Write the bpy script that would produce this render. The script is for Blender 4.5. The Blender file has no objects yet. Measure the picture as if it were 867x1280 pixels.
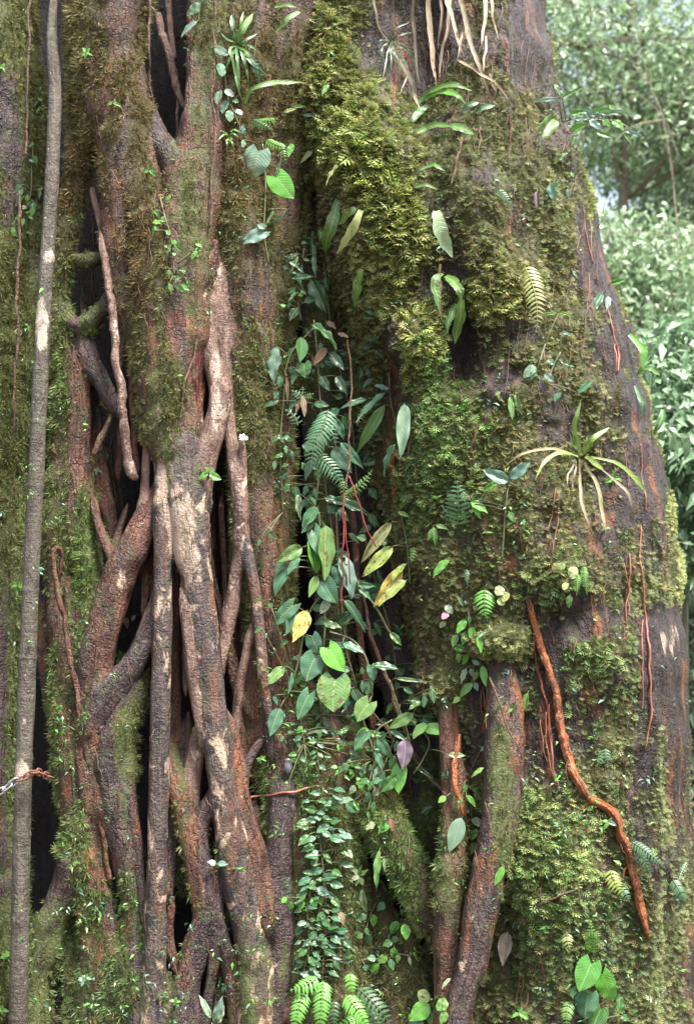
import bpy, math, random
import numpy as np
from mathutils import Vector, Matrix
from mathutils.bvhtree import BVHTree

random.seed(11)
RNG = np.random.default_rng(5)
rad = math.radians
SC = bpy.context.scene
COL = SC.collection

# ------------------------------------------------------------------ camera
PW, PH, S, D = 867.0, 1280.0, 0.003, 5.0        # photograph size, metres per photo pixel at the trunk, camera distance
PITCH = rad(6)
CAM = np.array([0.0, -D, 1.55])
FWD = np.array([0.0, math.cos(PITCH), math.sin(PITCH)])
UPV = np.array([0.0, -math.sin(PITCH), math.cos(PITCH)])
cam_data = bpy.data.cameras.new('camera')
cam = bpy.data.objects.new('camera', cam_data)
COL.objects.link(cam)
cam.location = CAM
cam.rotation_euler = (rad(90) + PITCH, 0, 0)
cam_data.sensor_fit = 'VERTICAL'
cam_data.sensor_height = 36
cam_data.lens = 36 * D / (PH * S)
cam_data.clip_start = 0.05
cam_data.clip_end = 500
cam_data.dof.use_dof = True
cam_data.dof.focus_distance = 4.9
cam_data.dof.aperture_fstop = 2.4
SC.camera = cam

# ------------------------------------------------------------------ sky, sun, exposure
SUN_EL, SUN_AZ = rad(64), rad(140)     # azimuth counted from +Y (behind the tree) clockwise: thin sun high on the right, in front
world = bpy.data.worlds.new('World')
SC.world = world
world.use_nodes = True
wn = world.node_tree.nodes
wl = world.node_tree.links
sky = wn.new('ShaderNodeTexSky')
sky.sky_type = 'NISHITA'
sky.sun_disc = False
sky.sun_elevation = SUN_EL
sky.sun_rotation = SUN_AZ
sky.dust_density = 4.0
sky.air_density = 1.0
hs = wn.new('ShaderNodeHueSaturation')
hs.inputs['Saturation'].default_value = 0.62
wl.new(sky.outputs[0], hs.inputs['Color'])
wl.new(hs.outputs[0], wn['Background'].inputs['Color'])
wn['Background'].inputs['Strength'].default_value = 0.1
sun_l = bpy.data.lights.new('sun', 'SUN')
sun_l.energy = 2.9
sun_l.angle = rad(15)
sun_l.color = (1.0, 0.95, 0.87)
sun = bpy.data.objects.new('sun', sun_l)
COL.objects.link(sun)
sd = Vector((math.sin(SUN_AZ) * math.cos(SUN_EL), math.cos(SUN_AZ) * math.cos(SUN_EL), math.sin(SUN_EL)))
sun.rotation_euler = sd.to_track_quat('Z', 'Y').to_euler()
sun.location = (6, -6, 12)
SC.view_settings.view_transform = 'Standard'
SC.view_settings.look = 'None'
SC.view_settings.exposure = 2.3
SC.view_settings.gamma = 1.0

# ------------------------------------------------------------------ helpers
def P(px, py, y):
    """the point at depth y (metres behind the trunk's front) seen at photo pixel px, py"""
    d = FWD * D + np.array([1.0, 0, 0]) * ((px - PW / 2) * S) + UPV * ((PH / 2 - py) * S)
    t = (y - CAM[1]) / d[1]
    return CAM + d * t

def Pv(px, py, y):
    px = np.asarray(px, float); py = np.asarray(py, float); y = np.asarray(y, float)
    px, py, y = np.broadcast_arrays(px, py, y)
    d = FWD[None] * D + np.array([[1.0, 0, 0]]) * ((px.ravel() - PW / 2) * S)[:, None] + UPV[None] * ((PH / 2 - py.ravel()) * S)[:, None]
    t = (y.ravel() - CAM[1]) / d[:, 1]
    return CAM + d * t[:, None]

def proj(X):
    r = X - CAM
    a = r @ FWD
    return PW / 2 + r[:, 0] / a * D / S, PH / 2 - (r @ UPV) / a * D / S

def _hash(ix, iy, iz, seed):
    h = (ix.astype(np.int64) * 73856093) ^ (iy.astype(np.int64) * 19349663) ^ (iz.astype(np.int64) * 83492791) ^ (seed * 2654435761)
    h = (h ^ (h >> 13)) * 1274126177
    h = h ^ (h >> 16)
    return (h & 0xFFFFF) / float(0xFFFFF)

def vnoise(X, seed=0):
    X = np.asarray(X, float)
    i = np.floor(X).astype(np.int64)
    f = X - i
    f = f * f * (3 - 2 * f)
    r = 0
    for dx in (0, 1):
        for dy in (0, 1):
            for dz in (0, 1):
                w = (f[:, 0] if dx else 1 - f[:, 0]) * (f[:, 1] if dy else 1 - f[:, 1]) * (f[:, 2] if dz else 1 - f[:, 2])
                r = r + w * _hash(i[:, 0] + dx, i[:, 1] + dy, i[:, 2] + dz, seed)
    return r * 2 - 1

def fbm(X, oct=3, seed=0):
    a, s, r = 1.0, 0.0, 0
    X = np.asarray(X, float)
    for k in range(oct):
        r = r + a * vnoise(X * (2 ** k), seed + k * 17)
        s += a
        a *= 0.5
    return r / s

def sstep(x, a, b):
    t = np.clip((x - a) / (b - a), 0, 1)
    return t * t * (3 - 2 * t)

def catmull(pts, n_per=8, step=None):
    p = np.asarray(pts, float)
    if len(p) == 2:
        k = 9
        return p[0] + (p[1] - p[0]) * np.linspace(0, 1, k)[:, None]
    q = np.vstack([2 * p[0] - p[1], p, 2 * p[-1] - p[-2]])
    out = []
    for i in range(len(p) - 1):
        a, b, c, d = q[i], q[i + 1], q[i + 2], q[i + 3]
        for t in np.arange(n_per) / n_per:
            out.append(0.5 * ((2 * b) + (-a + c) * t + (2 * a - 5 * b + 4 * c - d) * t * t + (-a + 3 * b - 3 * c + d) * t ** 3))
    out.append(p[-1])
    return np.array(out)

def resample(p, step):
    """p: rows whose first three columns are xyz"""
    seg = np.linalg.norm(np.diff(p[:, :3], axis=0), axis=1)
    s = np.concatenate([[0], np.cumsum(seg)])
    n = max(3, int(s[-1] / step) + 1)
    t = np.linspace(0, s[-1], n)
    return np.stack([np.interp(t, s, p[:, k]) for k in range(p.shape[1])], 1), t

def mesh_np(name, V, F, mat, parent=None, smooth=True, uv=None, attrs=None, link=True):
    """one mesh object from an array of vertices and an array (or list of arrays) of faces"""
    me = bpy.data.meshes.new(name)
    V = np.asarray(V, np.float32)
    Fs = F if isinstance(F, list) else [F]
    Fs = [np.asarray(f, np.int32) for f in Fs if len(f)]
    me.vertices.add(len(V))
    me.vertices.foreach_set('co', V.ravel())
    nl = sum(f.size for f in Fs)
    nf = sum(len(f) for f in Fs)
    me.loops.add(nl)
    idx = np.concatenate([f.ravel() for f in Fs])
    me.loops.foreach_set('vertex_index', idx)
    me.polygons.add(nf)
    tot = np.concatenate([np.full(len(f), f.shape[1], np.int32) for f in Fs])
    st = np.concatenate([[0], np.cumsum(tot)[:-1]]).astype(np.int32)
    me.polygons.foreach_set('loop_start', st)
    me.polygons.foreach_set('loop_total', tot)
    me.polygons.foreach_set('use_smooth', np.full(nf, smooth, bool))
    if uv is not None:
        l = me.uv_layers.new(name='UVMap')
        l.data.foreach_set('uv', np.asarray(uv, np.float32)[idx].ravel())
    me.update(calc_edges=True)
    for k, a in (attrs or {}).items():
        a = np.asarray(a, np.float32)
        if a.ndim == 1:
            at = me.attributes.new(k, 'FLOAT', 'POINT'); at.data.foreach_set('value', a)
        else:
            if a.shape[1] == 3:
                a = np.hstack([a, np.ones((len(a), 1), np.float32)])
            at = me.attributes.new(k, 'FLOAT_COLOR', 'POINT'); at.data.foreach_set('color', a.ravel())
    if mat:
        me.materials.append(mat)
    if not link:
        return me
    o = bpy.data.objects.new(name, me)
    COL.objects.link(o)
    if parent:
        o.parent = parent
        o.location = -parent.location            # the vertices are in world metres
    return o

def thing(name, label, cat, loc=(0, 0, 0), group=None):
    o = bpy.data.objects.new(name, None)
    COL.objects.link(o)
    o.location = [float(v) for v in loc]
    o['label'] = label
    o['category'] = cat
    if group:
        o['group'] = group
    o.empty_display_size = 0.05
    return o

def tag(o, label, cat, group=None):
    o['label'] = label; o['category'] = cat
    if group: o['group'] = group
    return o

def tube_np(C, R, nside=14, ridge=0.0, lump=0.0, seed=0, cap=True, uvs=None, flat=None):
    """a tube through the points C (n,3) with radii R: vertices, quads, uv (metres round, metres along)"""
    n = len(C)
    T = np.gradient(C, axis=0)
    T /= np.linalg.norm(T, axis=1)[:, None] + 1e-9
    ref = np.array([0.0, -1.0, 0.0])
    N = ref[None] - (T @ ref)[:, None] * T
    ln = np.linalg.norm(N, axis=1)
    bad = ln < 0.15
    if bad.any():
        alt = np.array([1.0, 0, 0.0]); A = alt[None] - (T @ alt)[:, None] * T
        N[bad] = A[bad]
    N /= np.linalg.norm(N, axis=1)[:, None]
    B = np.cross(T, N)
    s = np.concatenate([[0], np.cumsum(np.linalg.norm(np.diff(C, axis=0), axis=1))])
    a = np.linspace(0, 2 * math.pi, nside, endpoint=False) + math.pi   # seam at the back
    ca, sa = np.cos(a), np.sin(a)
    rr = np.asarray(R)[:, None] * np.ones((1, nside))
    if ridge or lump:
        q = np.stack([np.tile(ca * 1.7, (n, 1)), np.tile(sa * 1.7, (n, 1)), np.repeat(s[:, None] * 1.2, nside, 1)], -1).reshape(-1, 3)
        rr = rr * (1 + ridge * fbm(q + seed * 7.3, 2, seed).reshape(n, nside))
        q = np.stack([np.tile(ca, (n, 1)), np.tile(sa, (n, 1)), np.repeat(s[:, None] * 9, nside, 1)], -1).reshape(-1, 3)
        rr = rr * (1 + lump * fbm(q + seed * 3.1, 3, seed + 5).reshape(n, nside))
    fb = 1.0 if flat is None else flat
    V = C[:, None] + (N[:, None] * ca[None, :, None] * fb + B[:, None] * sa[None, :, None]) * rr[..., None]
    i = np.arange(n - 1)[:, None] * nside
    j = np.arange(nside)[None]
    k = (j + 1) % nside
    F = np.stack([i + j, i + k, i + nside + k, i + nside + j], -1).reshape(-1, 4)
    V = V.reshape(-1, 3)
    uv = np.stack([np.repeat(((a - math.pi) / (2 * math.pi))[None], n, 0) * (2 * math.pi * np.mean(R)), np.repeat(s[:, None], nside, 1)], -1).reshape(-1, 2)
    Fs = [F]
    if cap:
        V = np.vstack([V, C[:1] - T[:1] * R[0] * .3, C[-1:] + T[-1:] * R[-1] * .3])
        uv = np.vstack([uv, [[0, s[0]]], [[0, s[-1]]]])
        jj = np.arange(nside); kk = (jj + 1) % nside
        Fs.append(np.stack([kk, jj, np.full(nside, n * nside)], 1))
        Fs.append(np.stack([(n - 1) * nside + jj, (n - 1) * nside + kk, np.full(nside, n * nside + 1)], 1))
    return V, Fs, uv

PALE_SPOTS = [(226, 660, 24, 70, .9), (205, 520, 20, 40, .7), (204, 590, 16, 50, .75), (272, 505, 16, 50, .7), (203, 700, 14, 80, .35), (150, 490, 10, 130, .5), (52, 408, 12, 45, .85), (58, 235, 12, 40, .45), (28, 962, 12, 16, .95), (62, 320, 10, 14, .8), (27, 900, 9, 10, .5),
              (104, 690, 12, 36, .6), (240, 690, 20, 60, .7), (280, 950, 16, 50, .45), (262, 860, 14, 40, .4), (282, 400, 16, 60, .5), (290, 600, 10, 80, .5), (836, 802, 24, 40, .55), (640, 935, 14, 30, .2), (598, 1075, 18, 16, .6), (580, 1205, 12, 14, .6), (196, 1100, 10, 60, .4), (205, 640, 10, 30, .6), (564, 1060, 14, 40, .4),
              (222, 120, 12, 60, .5), (236, 330, 14, 30, .3), (116, 870, 8, 12, .6), (340, 1060, 10, 14, .5), (245, 780, 12, 40, .5), (250, 560, 16, 30, .5), (85, 300, 10, 40, .4)]
def pale_attr(V):
    px, py = proj(V)
    a = np.zeros(len(V))
    for bx, by, rx, ry, s in PALE_SPOTS:
        a = np.maximum(a, s * np.exp(-(((px - bx) / rx) ** 2 + ((py - by) / ry) ** 2)))
    return a

# ------------------------------------------------------------------ materials
class NT:
    def __init__(s, name):
        s.m = bpy.data.materials.new(name); s.m.use_nodes = True
        s.t = s.m.node_tree; s.t.nodes.clear()
        s.out = s.n('OutputMaterial')
    def n(s, typ, **kw):
        nd = s.t.nodes.new('ShaderNode' + typ)
        for k, v in kw.items():
            if k in nd.inputs.keys() or isinstance(k, int):
                s.set(nd, k, v)
            else:
                setattr(nd, k, v)
        return nd
    def set(s, nd, k, v):
        i = nd.inputs[k]
        if isinstance(v, bpy.types.NodeSocket): s.t.links.new(v, i)
        else:
            if isinstance(v, tuple) and len(v) == 3 and i.type == 'RGBA': v = (*v, 1)
            i.default_value = v
    def noise(s, vec, scale, detail=3, rough=.55, dist=0.0):
        nd = s.n('TexNoise'); s.set(nd, 'Vector', vec); s.set(nd, 'Scale', scale); s.set(nd, 'Detail', detail); s.set(nd, 'Roughness', rough); s.set(nd, 'Distortion', dist)
        return nd.outputs['Fac']
    def ramp(s, fac, a, b, va=0.0, vb=1.0):
        nd = s.n('MapRange'); s.set(nd, 0, fac)
        nd.interpolation_type = 'SMOOTHSTEP'
        for k, v in zip((1, 2, 3, 4), (a, b, va, vb)): s.set(nd, k, v)
        return nd.outputs[0]
    def mix(s, f, a, b, mode='MIX'):
        nd = s.n('Mix', data_type='RGBA', blend_type=mode)
        s.set(nd, 0, f); s.set(nd, 6, a); s.set(nd, 7, b)
        return nd.outputs[2]
    def math(s, op, a, b=0.0):
        nd = s.n('Math', operation=op); s.set(nd, 0, a); s.set(nd, 1, b)
        return nd.outputs[0]
    def scale(s, vec, sc):
        nd = s.n('Mapping'); s.set(nd, 'Vector', vec); s.set(nd, 'Scale', sc)
        return nd.outputs[0]
    def bump(s, h, dist, strength=1.0):
        nd = s.n('Bump'); s.set(nd, 'Height', h); s.set(nd, 'Distance', dist); s.set(nd, 'Strength', strength)
        return nd.outputs[0]
    def surf(s, col, rough=.5, bump=None, spec=.5, **kw):
        b = s.n('BsdfPrincipled')
        s.set(b, 'Base Color', col); s.set(b, 'Roughness', rough); s.set(b, 'Specular IOR Level', spec)
        if bump is not None: s.set(b, 'Normal', bump)
        for k, v in kw.items(): s.set(b, k, v)
        s.t.links.new(b.outputs[0], s.out.inputs[0])
        return b

def bark(name, dark, mid, light, lichen=.6, lich_col=(.42, .36, .29), rough=.45, streak=1.0, moss_col=((.035, .05, .012), (.09, .10, .03)), red=0.0, green=.3, crk=.8):
    m = NT(name)
    pos = m.n('NewGeometry').outputs['Position']
    uv = m.n('UVMap').outputs[0]
    st = m.noise(m.scale(uv, (55, 4, 1)), 1.0, 4, .65, 1.2)             # long grain
    cr = m.noise(m.scale(uv, (14, 60, 1)), 1.0, 4, .65, 1.5)           # cross rings
    big = m.noise(pos, 4.5, 4, .6)
    med = m.noise(m.scale(pos, (1, 1, .45)), 19, 5, .65, .4)
    fine = m.noise(pos, 95, 4, .7)
    c = m.mix(m.ramp(med, .34, .62), dark, mid)
    c = m.mix(m.math('MULTIPLY', m.ramp(st, .5, .75), .6), c, light)
    c = m.mix(m.math('MULTIPLY', m.ramp(big, .5, .7), .55), c, dark)
    if red:
        c = m.mix(m.math('MULTIPLY', m.ramp(m.noise(m.scale(pos, (1, 1, .3)), 9, 4, .7), .52, .68), red), c, (.24, .085, .03))
    c = m.mix(m.math('MULTIPLY', m.ramp(m.noise(pos, 13, 4, .7), .5, .7), green), c, (.055, .075, .03))
    li = m.noise(m.scale(pos, (1, 1, .6)), 14, 6, .62, .6)
    c = m.mix(m.ramp(li, lichen, lichen + .09), c, m.mix(fine, lich_col, tuple(min(1, v * 1.35) for v in lich_col)))
    if lichen < .85: c = m.mix(m.ramp(m.noise(pos, 45, 3, .5), .68, .74, 0, .55), c, lich_col)
    vc = m.n('TexVoronoi', feature='DISTANCE_TO_EDGE')
    wv = m.n('VectorMath', operation='ADD'); m.set(wv, 0, m.scale(uv, (34, 9, 1)))
    nv = m.n('TexNoise'); m.set(nv, 'Vector', pos); m.set(nv, 'Scale', 16.0); m.set(nv, 'Detail', 3.0)
    sv = m.n('VectorMath', operation='SCALE'); m.set(sv, 0, nv.outputs['Color']); m.set(sv, 'Scale', 2.2); m.t.links.new(sv.outputs[0], wv.inputs[1])
    m.set(vc, 'Vector', wv.outputs[0]); m.set(vc, 'Scale', 1.0)
    crack = m.math('MULTIPLY', m.ramp(vc.outputs['Distance'], .0, .07, 1, 0), m.ramp(med, .42, .6))
    c = m.mix(m.math('MULTIPLY', crack, .6 * crk), c, tuple(v * .6 for v in dark))
    c = m.mix(m.ramp(cr, .6, .75, 0, .35), c, dark)
    pa = m.n('Attribute', attribute_name='pale').outputs['Fac']
    pz = m.ramp(m.math('ADD', pa, m.math('MULTIPLY', m.math('SUBTRACT', m.noise(m.scale(pos, (1, 1, .5)), 22, 5, .7, .5), .5), 1.1)), .45, .62)
    c = m.mix(pz, c, m.mix(fine, tuple(v * .75 for v in lich_col), (.46, .345, .28)))
    at = m.n('Attribute', attribute_name='moss').outputs['Fac']
    mz = m.math('ADD', at, m.math('MULTIPLY', m.math('SUBTRACT', m.noise(pos, 26, 4, .7), .5), .9))
    mf = m.ramp(mz, .36, .72)
    c = m.mix(mf, c, m.mix(fine, moss_col[0], moss_col[1]))
    h = m.math('ADD', m.math('ADD', m.math('MULTIPLY', st, .5 * streak), m.math('MULTIPLY', med, .8)), m.math('ADD', m.math('MULTIPLY', fine, .5), m.math('MULTIPLY', cr, .3)))
    h = m.math('ADD', h, m.math('MULTIPLY', m.noise(m.scale(pos, (1, 1, .6)), 42, 4, .7, .6), .9))
    h = m.math('SUBTRACT', h, m.math('MULTIPLY', crack, .6 * crk))
    ro = m.math('ADD', m.ramp(med, .35, .65, rough, rough + .3), m.math('MULTIPLY', mf, .35))
    m.surf(c, ro, m.bump(h, .016, .9), .4)
    return m.m

BARK = {
    'red': bark('bark_reddish', (.022, .009, .007), (.11, .044, .027), (.24, .12, .078), .64, (.3, .225, .17), red=.5, rough=.3, green=.55),
    'purple': bark('bark_purple', (.014, .009, .010), (.055, .032, .033), (.14, .09, .088), .66, (.28, .21, .17), red=.4, rough=.26, green=.6),
    'grey': bark('bark_grey_pole', (.045, .037, .028), (.085, .073, .056), (.15, .13, .105), .655, (.42, .37, .31), rough=.36, green=.35, crk=.1),
    'pole': bark('bark_mottled_pole', (.02, .016, .018), (.07, .048, .044), (.18, .125, .10), .55, (.32, .23, .165), rough=.26, red=.35, crk=.3, green=.5),
    'pink': bark('bark_pale_pink', (.075, .038, .028), (.2, .125, .098), (.36, .26, .215), .6, (.4, .31, .26), rough=.3, green=.15, crk=.25),
    'core': bark('bark_core_shade', (.005, .0035, .0035), (.012, .008, .008), (.02, .013, .013), .95, rough=.8, green=.1),  # near black, so the shade of the hollows sits in the colour
    'mossy': bark('bark_mossy', (.015, .008, .006), (.085, .042, .026), (.17, .10, .068), .69, (.28, .22, .16), red=.6, rough=.4, moss_col=((.03, .03, .01), (.085, .075, .028))),
    'trunk': bark('bark_trunk', (.009, .006, .006), (.032, .02, .018), (.07, .045, .039), .74, (.2, .15, .12), red=.55, rough=.4, moss_col=((.028, .032, .011), (.085, .085, .028))),
    'orange': bark('bark_orange_peeling', (.07, .02, .008), (.33, .10, .033), (.5, .23, .11), .67, (.55, .34, .2), green=.22, rough=.2, streak=2.5),
    'host': bark('bark_host_root', (.016, .011, .012), (.058, .035, .033), (.15, .095, .08), .63, (.3, .2, .14), red=.8, rough=.26),
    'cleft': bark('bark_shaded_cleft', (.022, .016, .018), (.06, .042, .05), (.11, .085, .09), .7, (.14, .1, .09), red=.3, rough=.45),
    'twig': bark('bark_twig', (.05, .028, .017), (.15, .088, .053), (.28, .19, .125), .75, (.3, .22, .16), rough=.5, green=.1),
}

def simple(name, c1, c2, scale=30, rough=.5, spec=.4, bump=.002):
    m = NT(name)
    pos = m.n('NewGeometry').outputs['Position']
    f = m.noise(pos, scale, 4, .6)
    m.surf(m.mix(f, c1, c2), rough, m.bump(f, bump), spec)
    return m.m
# ------------------------------------------------------------------ ground
gs = np.concatenate([np.linspace(-60, -6, 10), np.linspace(-5, 8, 40), np.linspace(9, 220, 24)])
gx = np.concatenate([np.linspace(-200, -8, 16), np.linspace(-7, 12, 50), np.linspace(13, 200, 16)])
GX, GY = np.meshgrid(gx, gs)
def ground_z(x, y):
    x = np.asarray(x, float); y = np.asarray(y, float)
    q = np.stack([x.ravel() * .8, y.ravel() * .8, 0 * x.ravel()], 1)
    z = .06 * fbm(q, 3, 3).reshape(x.shape)
    z = z + np.maximum(0, y - 6) * .22 * sstep(y, 6, 12) * (1 - sstep(y, 40, 120) * .8)   # the slope behind
    return z
GZ = ground_z(GX, GY)
nx, ny = len(gx), len(gs)
ii = (np.arange(ny - 1)[:, None] * nx + np.arange(nx - 1)[None]).ravel()
gm = NT('leaf_litter')
pos = gm.n('NewGeometry').outputs['Position']
vo = gm.n('TexVoronoi'); gm.set(vo, 'Vector', pos); gm.set(vo, 'Scale', 14.0)
gc = gm.mix(gm.noise(pos, 3, 4), (.045, .028, .015), (.10, .065, .035))
gc = gm.mix(gm.ramp(gm.noise(pos, 1.3, 3), .5, .65), gc, (.045, .07, .022))
gm.surf(gc, .8, gm.bump(vo.outputs['Distance'], .03), .3)
ground = mesh_np('ground', np.stack([GX, GY, GZ], -1).reshape(-1, 3), np.stack([ii, ii + 1, ii + nx + 1, ii + nx], 1), gm.m)
ground['kind'] = 'structure'

# ------------------------------------------------------------------ the big mossy trunk on the right
ROWS = np.array([(-470, 300, 560), (-160, 338, 640), (-60, 350, 664), (0, 360, 677), (100, 368, 697), (200, 376, 724), (300, 395, 748), (400, 425, 778), (500, 442, 805), (600, 464, 829),
                 (700, 492, 846), (800, 521, 856), (900, 546, 861), (1000, 556, 865), (1100, 548, 870), (1200, 540, 876), (1300, 530, 884), (1420, 515, 900)], float)
# cushions of moss and hollows: photo x, y, half width, half height, height out of the surface in metres
BUMPS = [(412, 70, 34, 70, .07), (445, 165, 52, 70, .10), (480, 225, 42, 55, .09), (500, 300, 48, 55, .10), (522, 425, 42, 42, .10), (462, 360, 38, 60, .05),
         (600, 285, 45, 75, .07), (618, 375, 42, 45, .08), (552, 545, 45, 85, .06), (650, 520, 60, 90, .03), (570, 240, 40, 50, .04), (640, 640, 70, 60, .05),
         (690, 715, 60, 40, .05), (520, 600, 30, 80, .03), (560, 720, 40, 60, .04), (740, 470, 50, 70, .03), (730, 830, 70, 60, .03), (680, 1080, 60, 90, .03), (540, 860, 25, 70, .04),
         (800, 1000, 40, 120, .02), (425, 300, 28, 60, .06), (700, 185, 26, 26, .06),
         (628, 800, 34, 20, .10), (562, 858, 24, 30, .07), (525, 60, 60, 95, -.12), (576, 425, 26, 45, -.11), (488, 455, 16, 60, -.05), (650, 120, 50, 60, -.04), (745, 600, 35, 40, -.04), (640, 1180, 30, 80, -.05), (725, 870, 22, 90, -.035), (800, 620, 30, 50, .02),
         (560, 470, 25, 30, -.04), (700, 780, 20, 20, -.03), (660, 900, 16, 120, -.03)]
# moss map in photo coordinates: x, y, half width, half height, density, palette (0 lime 1 green 2 olive 3 brown 4 dark green)
MM_T = [(412, 60, 36, 70, 1.0, 0), (445, 165, 56, 72, 1.2, 0), (480, 225, 46, 58, 1.2, 0), (495, 355, 45, 50, 1, 0), (545, 480, 45, 55, 1, 1), (565, 630, 55, 60, .9, 1), (640, 440, 50, 50, .9, 2), (500, 300, 52, 60, 1.2, 0), (522, 425, 46, 45, 1.1, 0), (505, 400, 30, 30, .7, 3),
        (462, 360, 36, 70, .8, 2), (600, 285, 52, 80, 1.0, 2), (618, 370, 46, 50, 1.1, 0), (552, 545, 50, 95, 1.2, 1), (650, 520, 70, 100, .8, 2), (570, 230, 50, 60, .8, 4), (480, 120, 50, 50, .6, 4),
        (400, 270, 40, 90, .7, 3), (430, 400, 30, 60, .7, 2), (500, 490, 30, 60, .6, 3), (640, 640, 80, 70, .8, 2), (690, 720, 60, 35, .9, 1), (560, 720, 50, 90, .8, 2), (520, 780, 35, 90, .8, 3), (545, 880, 30, 80, .8, 2),
        (740, 470, 60, 80, .7, 2), (735, 830, 80, 70, .8, 1), (680, 1080, 80, 120, 1.0, 1), (700, 1080, 60, 100, .8, 0), (790, 1050, 70, 160, .7, 4), (740, 1200, 110, 90, .8, 4), (620, 950, 40, 90, .6, 1), (740, 980, 80, 90, .8, 2),
        (852, 700, 8, 110, 1.3, 0), (838, 600, 8, 60, 1.2, 0), (738, 260, 7, 80, 1.2, 0), (778, 400, 8, 60, .9, 0), (805, 480, 8, 50, .9, 0), (690, 60, 7, 60, .8, 0), (800, 700, 40, 70, .5, 4), (420, 520, 40, 90, .6, 2),  # thin lime strips along the edge: fuzz with rim light put into its colour
        (460, 600, 30, 60, .6, 2), (600, 600, 70, 60, .6, 2), (590, 130, 90, 60, .4, 4), (622, 806, 45, 26, 1.2, 2), (562, 862, 30, 40, 1.1, 2), (690, 880, 60, 100, .6, 1), (570, 1050, 40, 120, .4, 2), (640, 1250, 80, 60, .7, 4), (760, 330, 25, 120, .6, 2), (820, 900, 40, 80, .6, 4), (792, 560, 26, 60, .5, 2), (360, 100, 30, 150, .6, 3), (650, 230, 40, 60, .5, 4), (710, 330, 40, 60, .45, 2)]
BARE_T = [(832, 800, 34, 45, 1.0), (835, 850, 30, 60, .9), (745, 310, 26, 75, .9), (770, 430, 16, 45, .7), (520, 50, 60, 70, .8), (660, 50, 30, 70, .7), (700, 130, 30, 50, .5), (810, 600, 30, 45, .9), (795, 510, 16, 40, .9), (576, 425, 20, 45, 1.1), (740, 780, 40, 25, .5),
          (770, 640, 30, 20, .5), (800, 1000, 20, 80, .4), (850, 950, 20, 120, .4), (690, 870, 14, 90, .8), (488, 460, 14, 60, .7), (590, 880, 30, 80, .35)]
pyr = np.concatenate([np.arange(-470, -60, 10.0), np.arange(-60, 1424, 3.6)])
nr = len(pyr)
xl = np.interp(pyr, ROWS[:, 0], ROWS[:, 1]); xr = np.interp(pyr, ROWS[:, 0], ROWS[:, 2])
xr = xr + 3.0 * vnoise(np.stack([pyr * .03, 0 * pyr, 0 * pyr], 1), 8) + 5 * vnoise(np.stack([pyr * .012, 0 * pyr, 0 * pyr], 1), 9)
nf_, nb_ = 300, 44
tt = np.sin(np.linspace(-math.pi / 2, math.pi / 2, nf_) * .96) / math.sin(math.pi / 2 * .96)
Rdep = .62
dep = Rdep * (1 - (1 - np.abs(tt) ** 2.4) ** (1 / 2.4))
dep = np.where(tt < 0, dep * .95, dep)
front = np.interp(pyr, [-470, 0, 300, 700, 1280, 1424], [.32, .17, .06, .0, -.06, -.1])
PXg = xl[:, None] + (xr - xl)[:, None] * (tt[None] + 1) / 2
PYg = np.repeat(pyr[:, None], nf_, 1)
DYg = front[:, None] + dep[None]
V = Pv(PXg, PYg, DYg).reshape(nr, nf_, 3)
def grid_normals(G):
    du = np.gradient(G, axis=1); dv = np.gradient(G, axis=0)
    n = np.cross(dv, du)
    n /= np.linalg.norm(n, axis=2)[..., None] + 1e-9
    if n[..., 1].mean() > 0: n = -n
    return n
Nn = grid_normals(V)
hgt = np.zeros((nr, nf_))
for bx, by, rx, ry, hh in BUMPS:
    q = ((PXg - bx) / rx) ** 2 + ((PYg - by) / ry) ** 2
    hgt += hh * np.exp(-q ** 1.4)
flat3 = V.reshape(-1, 3)
hgt += .055 * fbm(flat3 * np.array([3.2, 3.2, 1.3]), 3, 21).reshape(nr, nf_) + .022 * fbm(flat3 * np.array([11, 11, 5]), 3, 33).reshape(nr, nf_)
hgt += .03 * (1 - np.abs(fbm(flat3 * np.array([6, 6, 1.0]), 2, 45).reshape(nr, nf_)) * 2.4)
def mdens(px, py, blobs, bare, base):
    d = np.full(px.shape, base)
    for bx, by, rx, ry, dd, pl in blobs: d = np.maximum(d, dd * np.exp(-(((px - bx) / rx) ** 2 + ((py - by) / ry) ** 2) * .8))
    for bx, by, rx, ry, dd in bare: d = d - dd * np.exp(-((((px - bx) / rx) ** 2 + ((py - by) / ry) ** 2) ** 2))
    return np.clip(d, 0, 1.1)
md_ = mdens(PXg, PYg, MM_T, BARE_T, .5)
wq = flat3 + .03 * np.stack([vnoise(flat3 * 9, 51), vnoise(flat3 * 9, 52), vnoise(flat3 * 9, 53)], 1)
hgt += md_ * (.05 * np.abs(vnoise(wq * 7.5, 54)).reshape(nr, nf_) + .034 * np.abs(vnoise(wq * np.array([17, 17, 20]), 55)).reshape(nr, nf_))
hgt += .012 * fbm(flat3 * np.array([26, 26, 9]), 2, 56).reshape(nr, nf_) * (1 - md_ * .6)
hgt *= (1 - np.clip(tt[None], 0, 1) ** 5 * .8) * (1 - np.clip(-tt[None], 0, 1) ** 10 * .5)
V = V + Nn * hgt[..., None]
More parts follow.
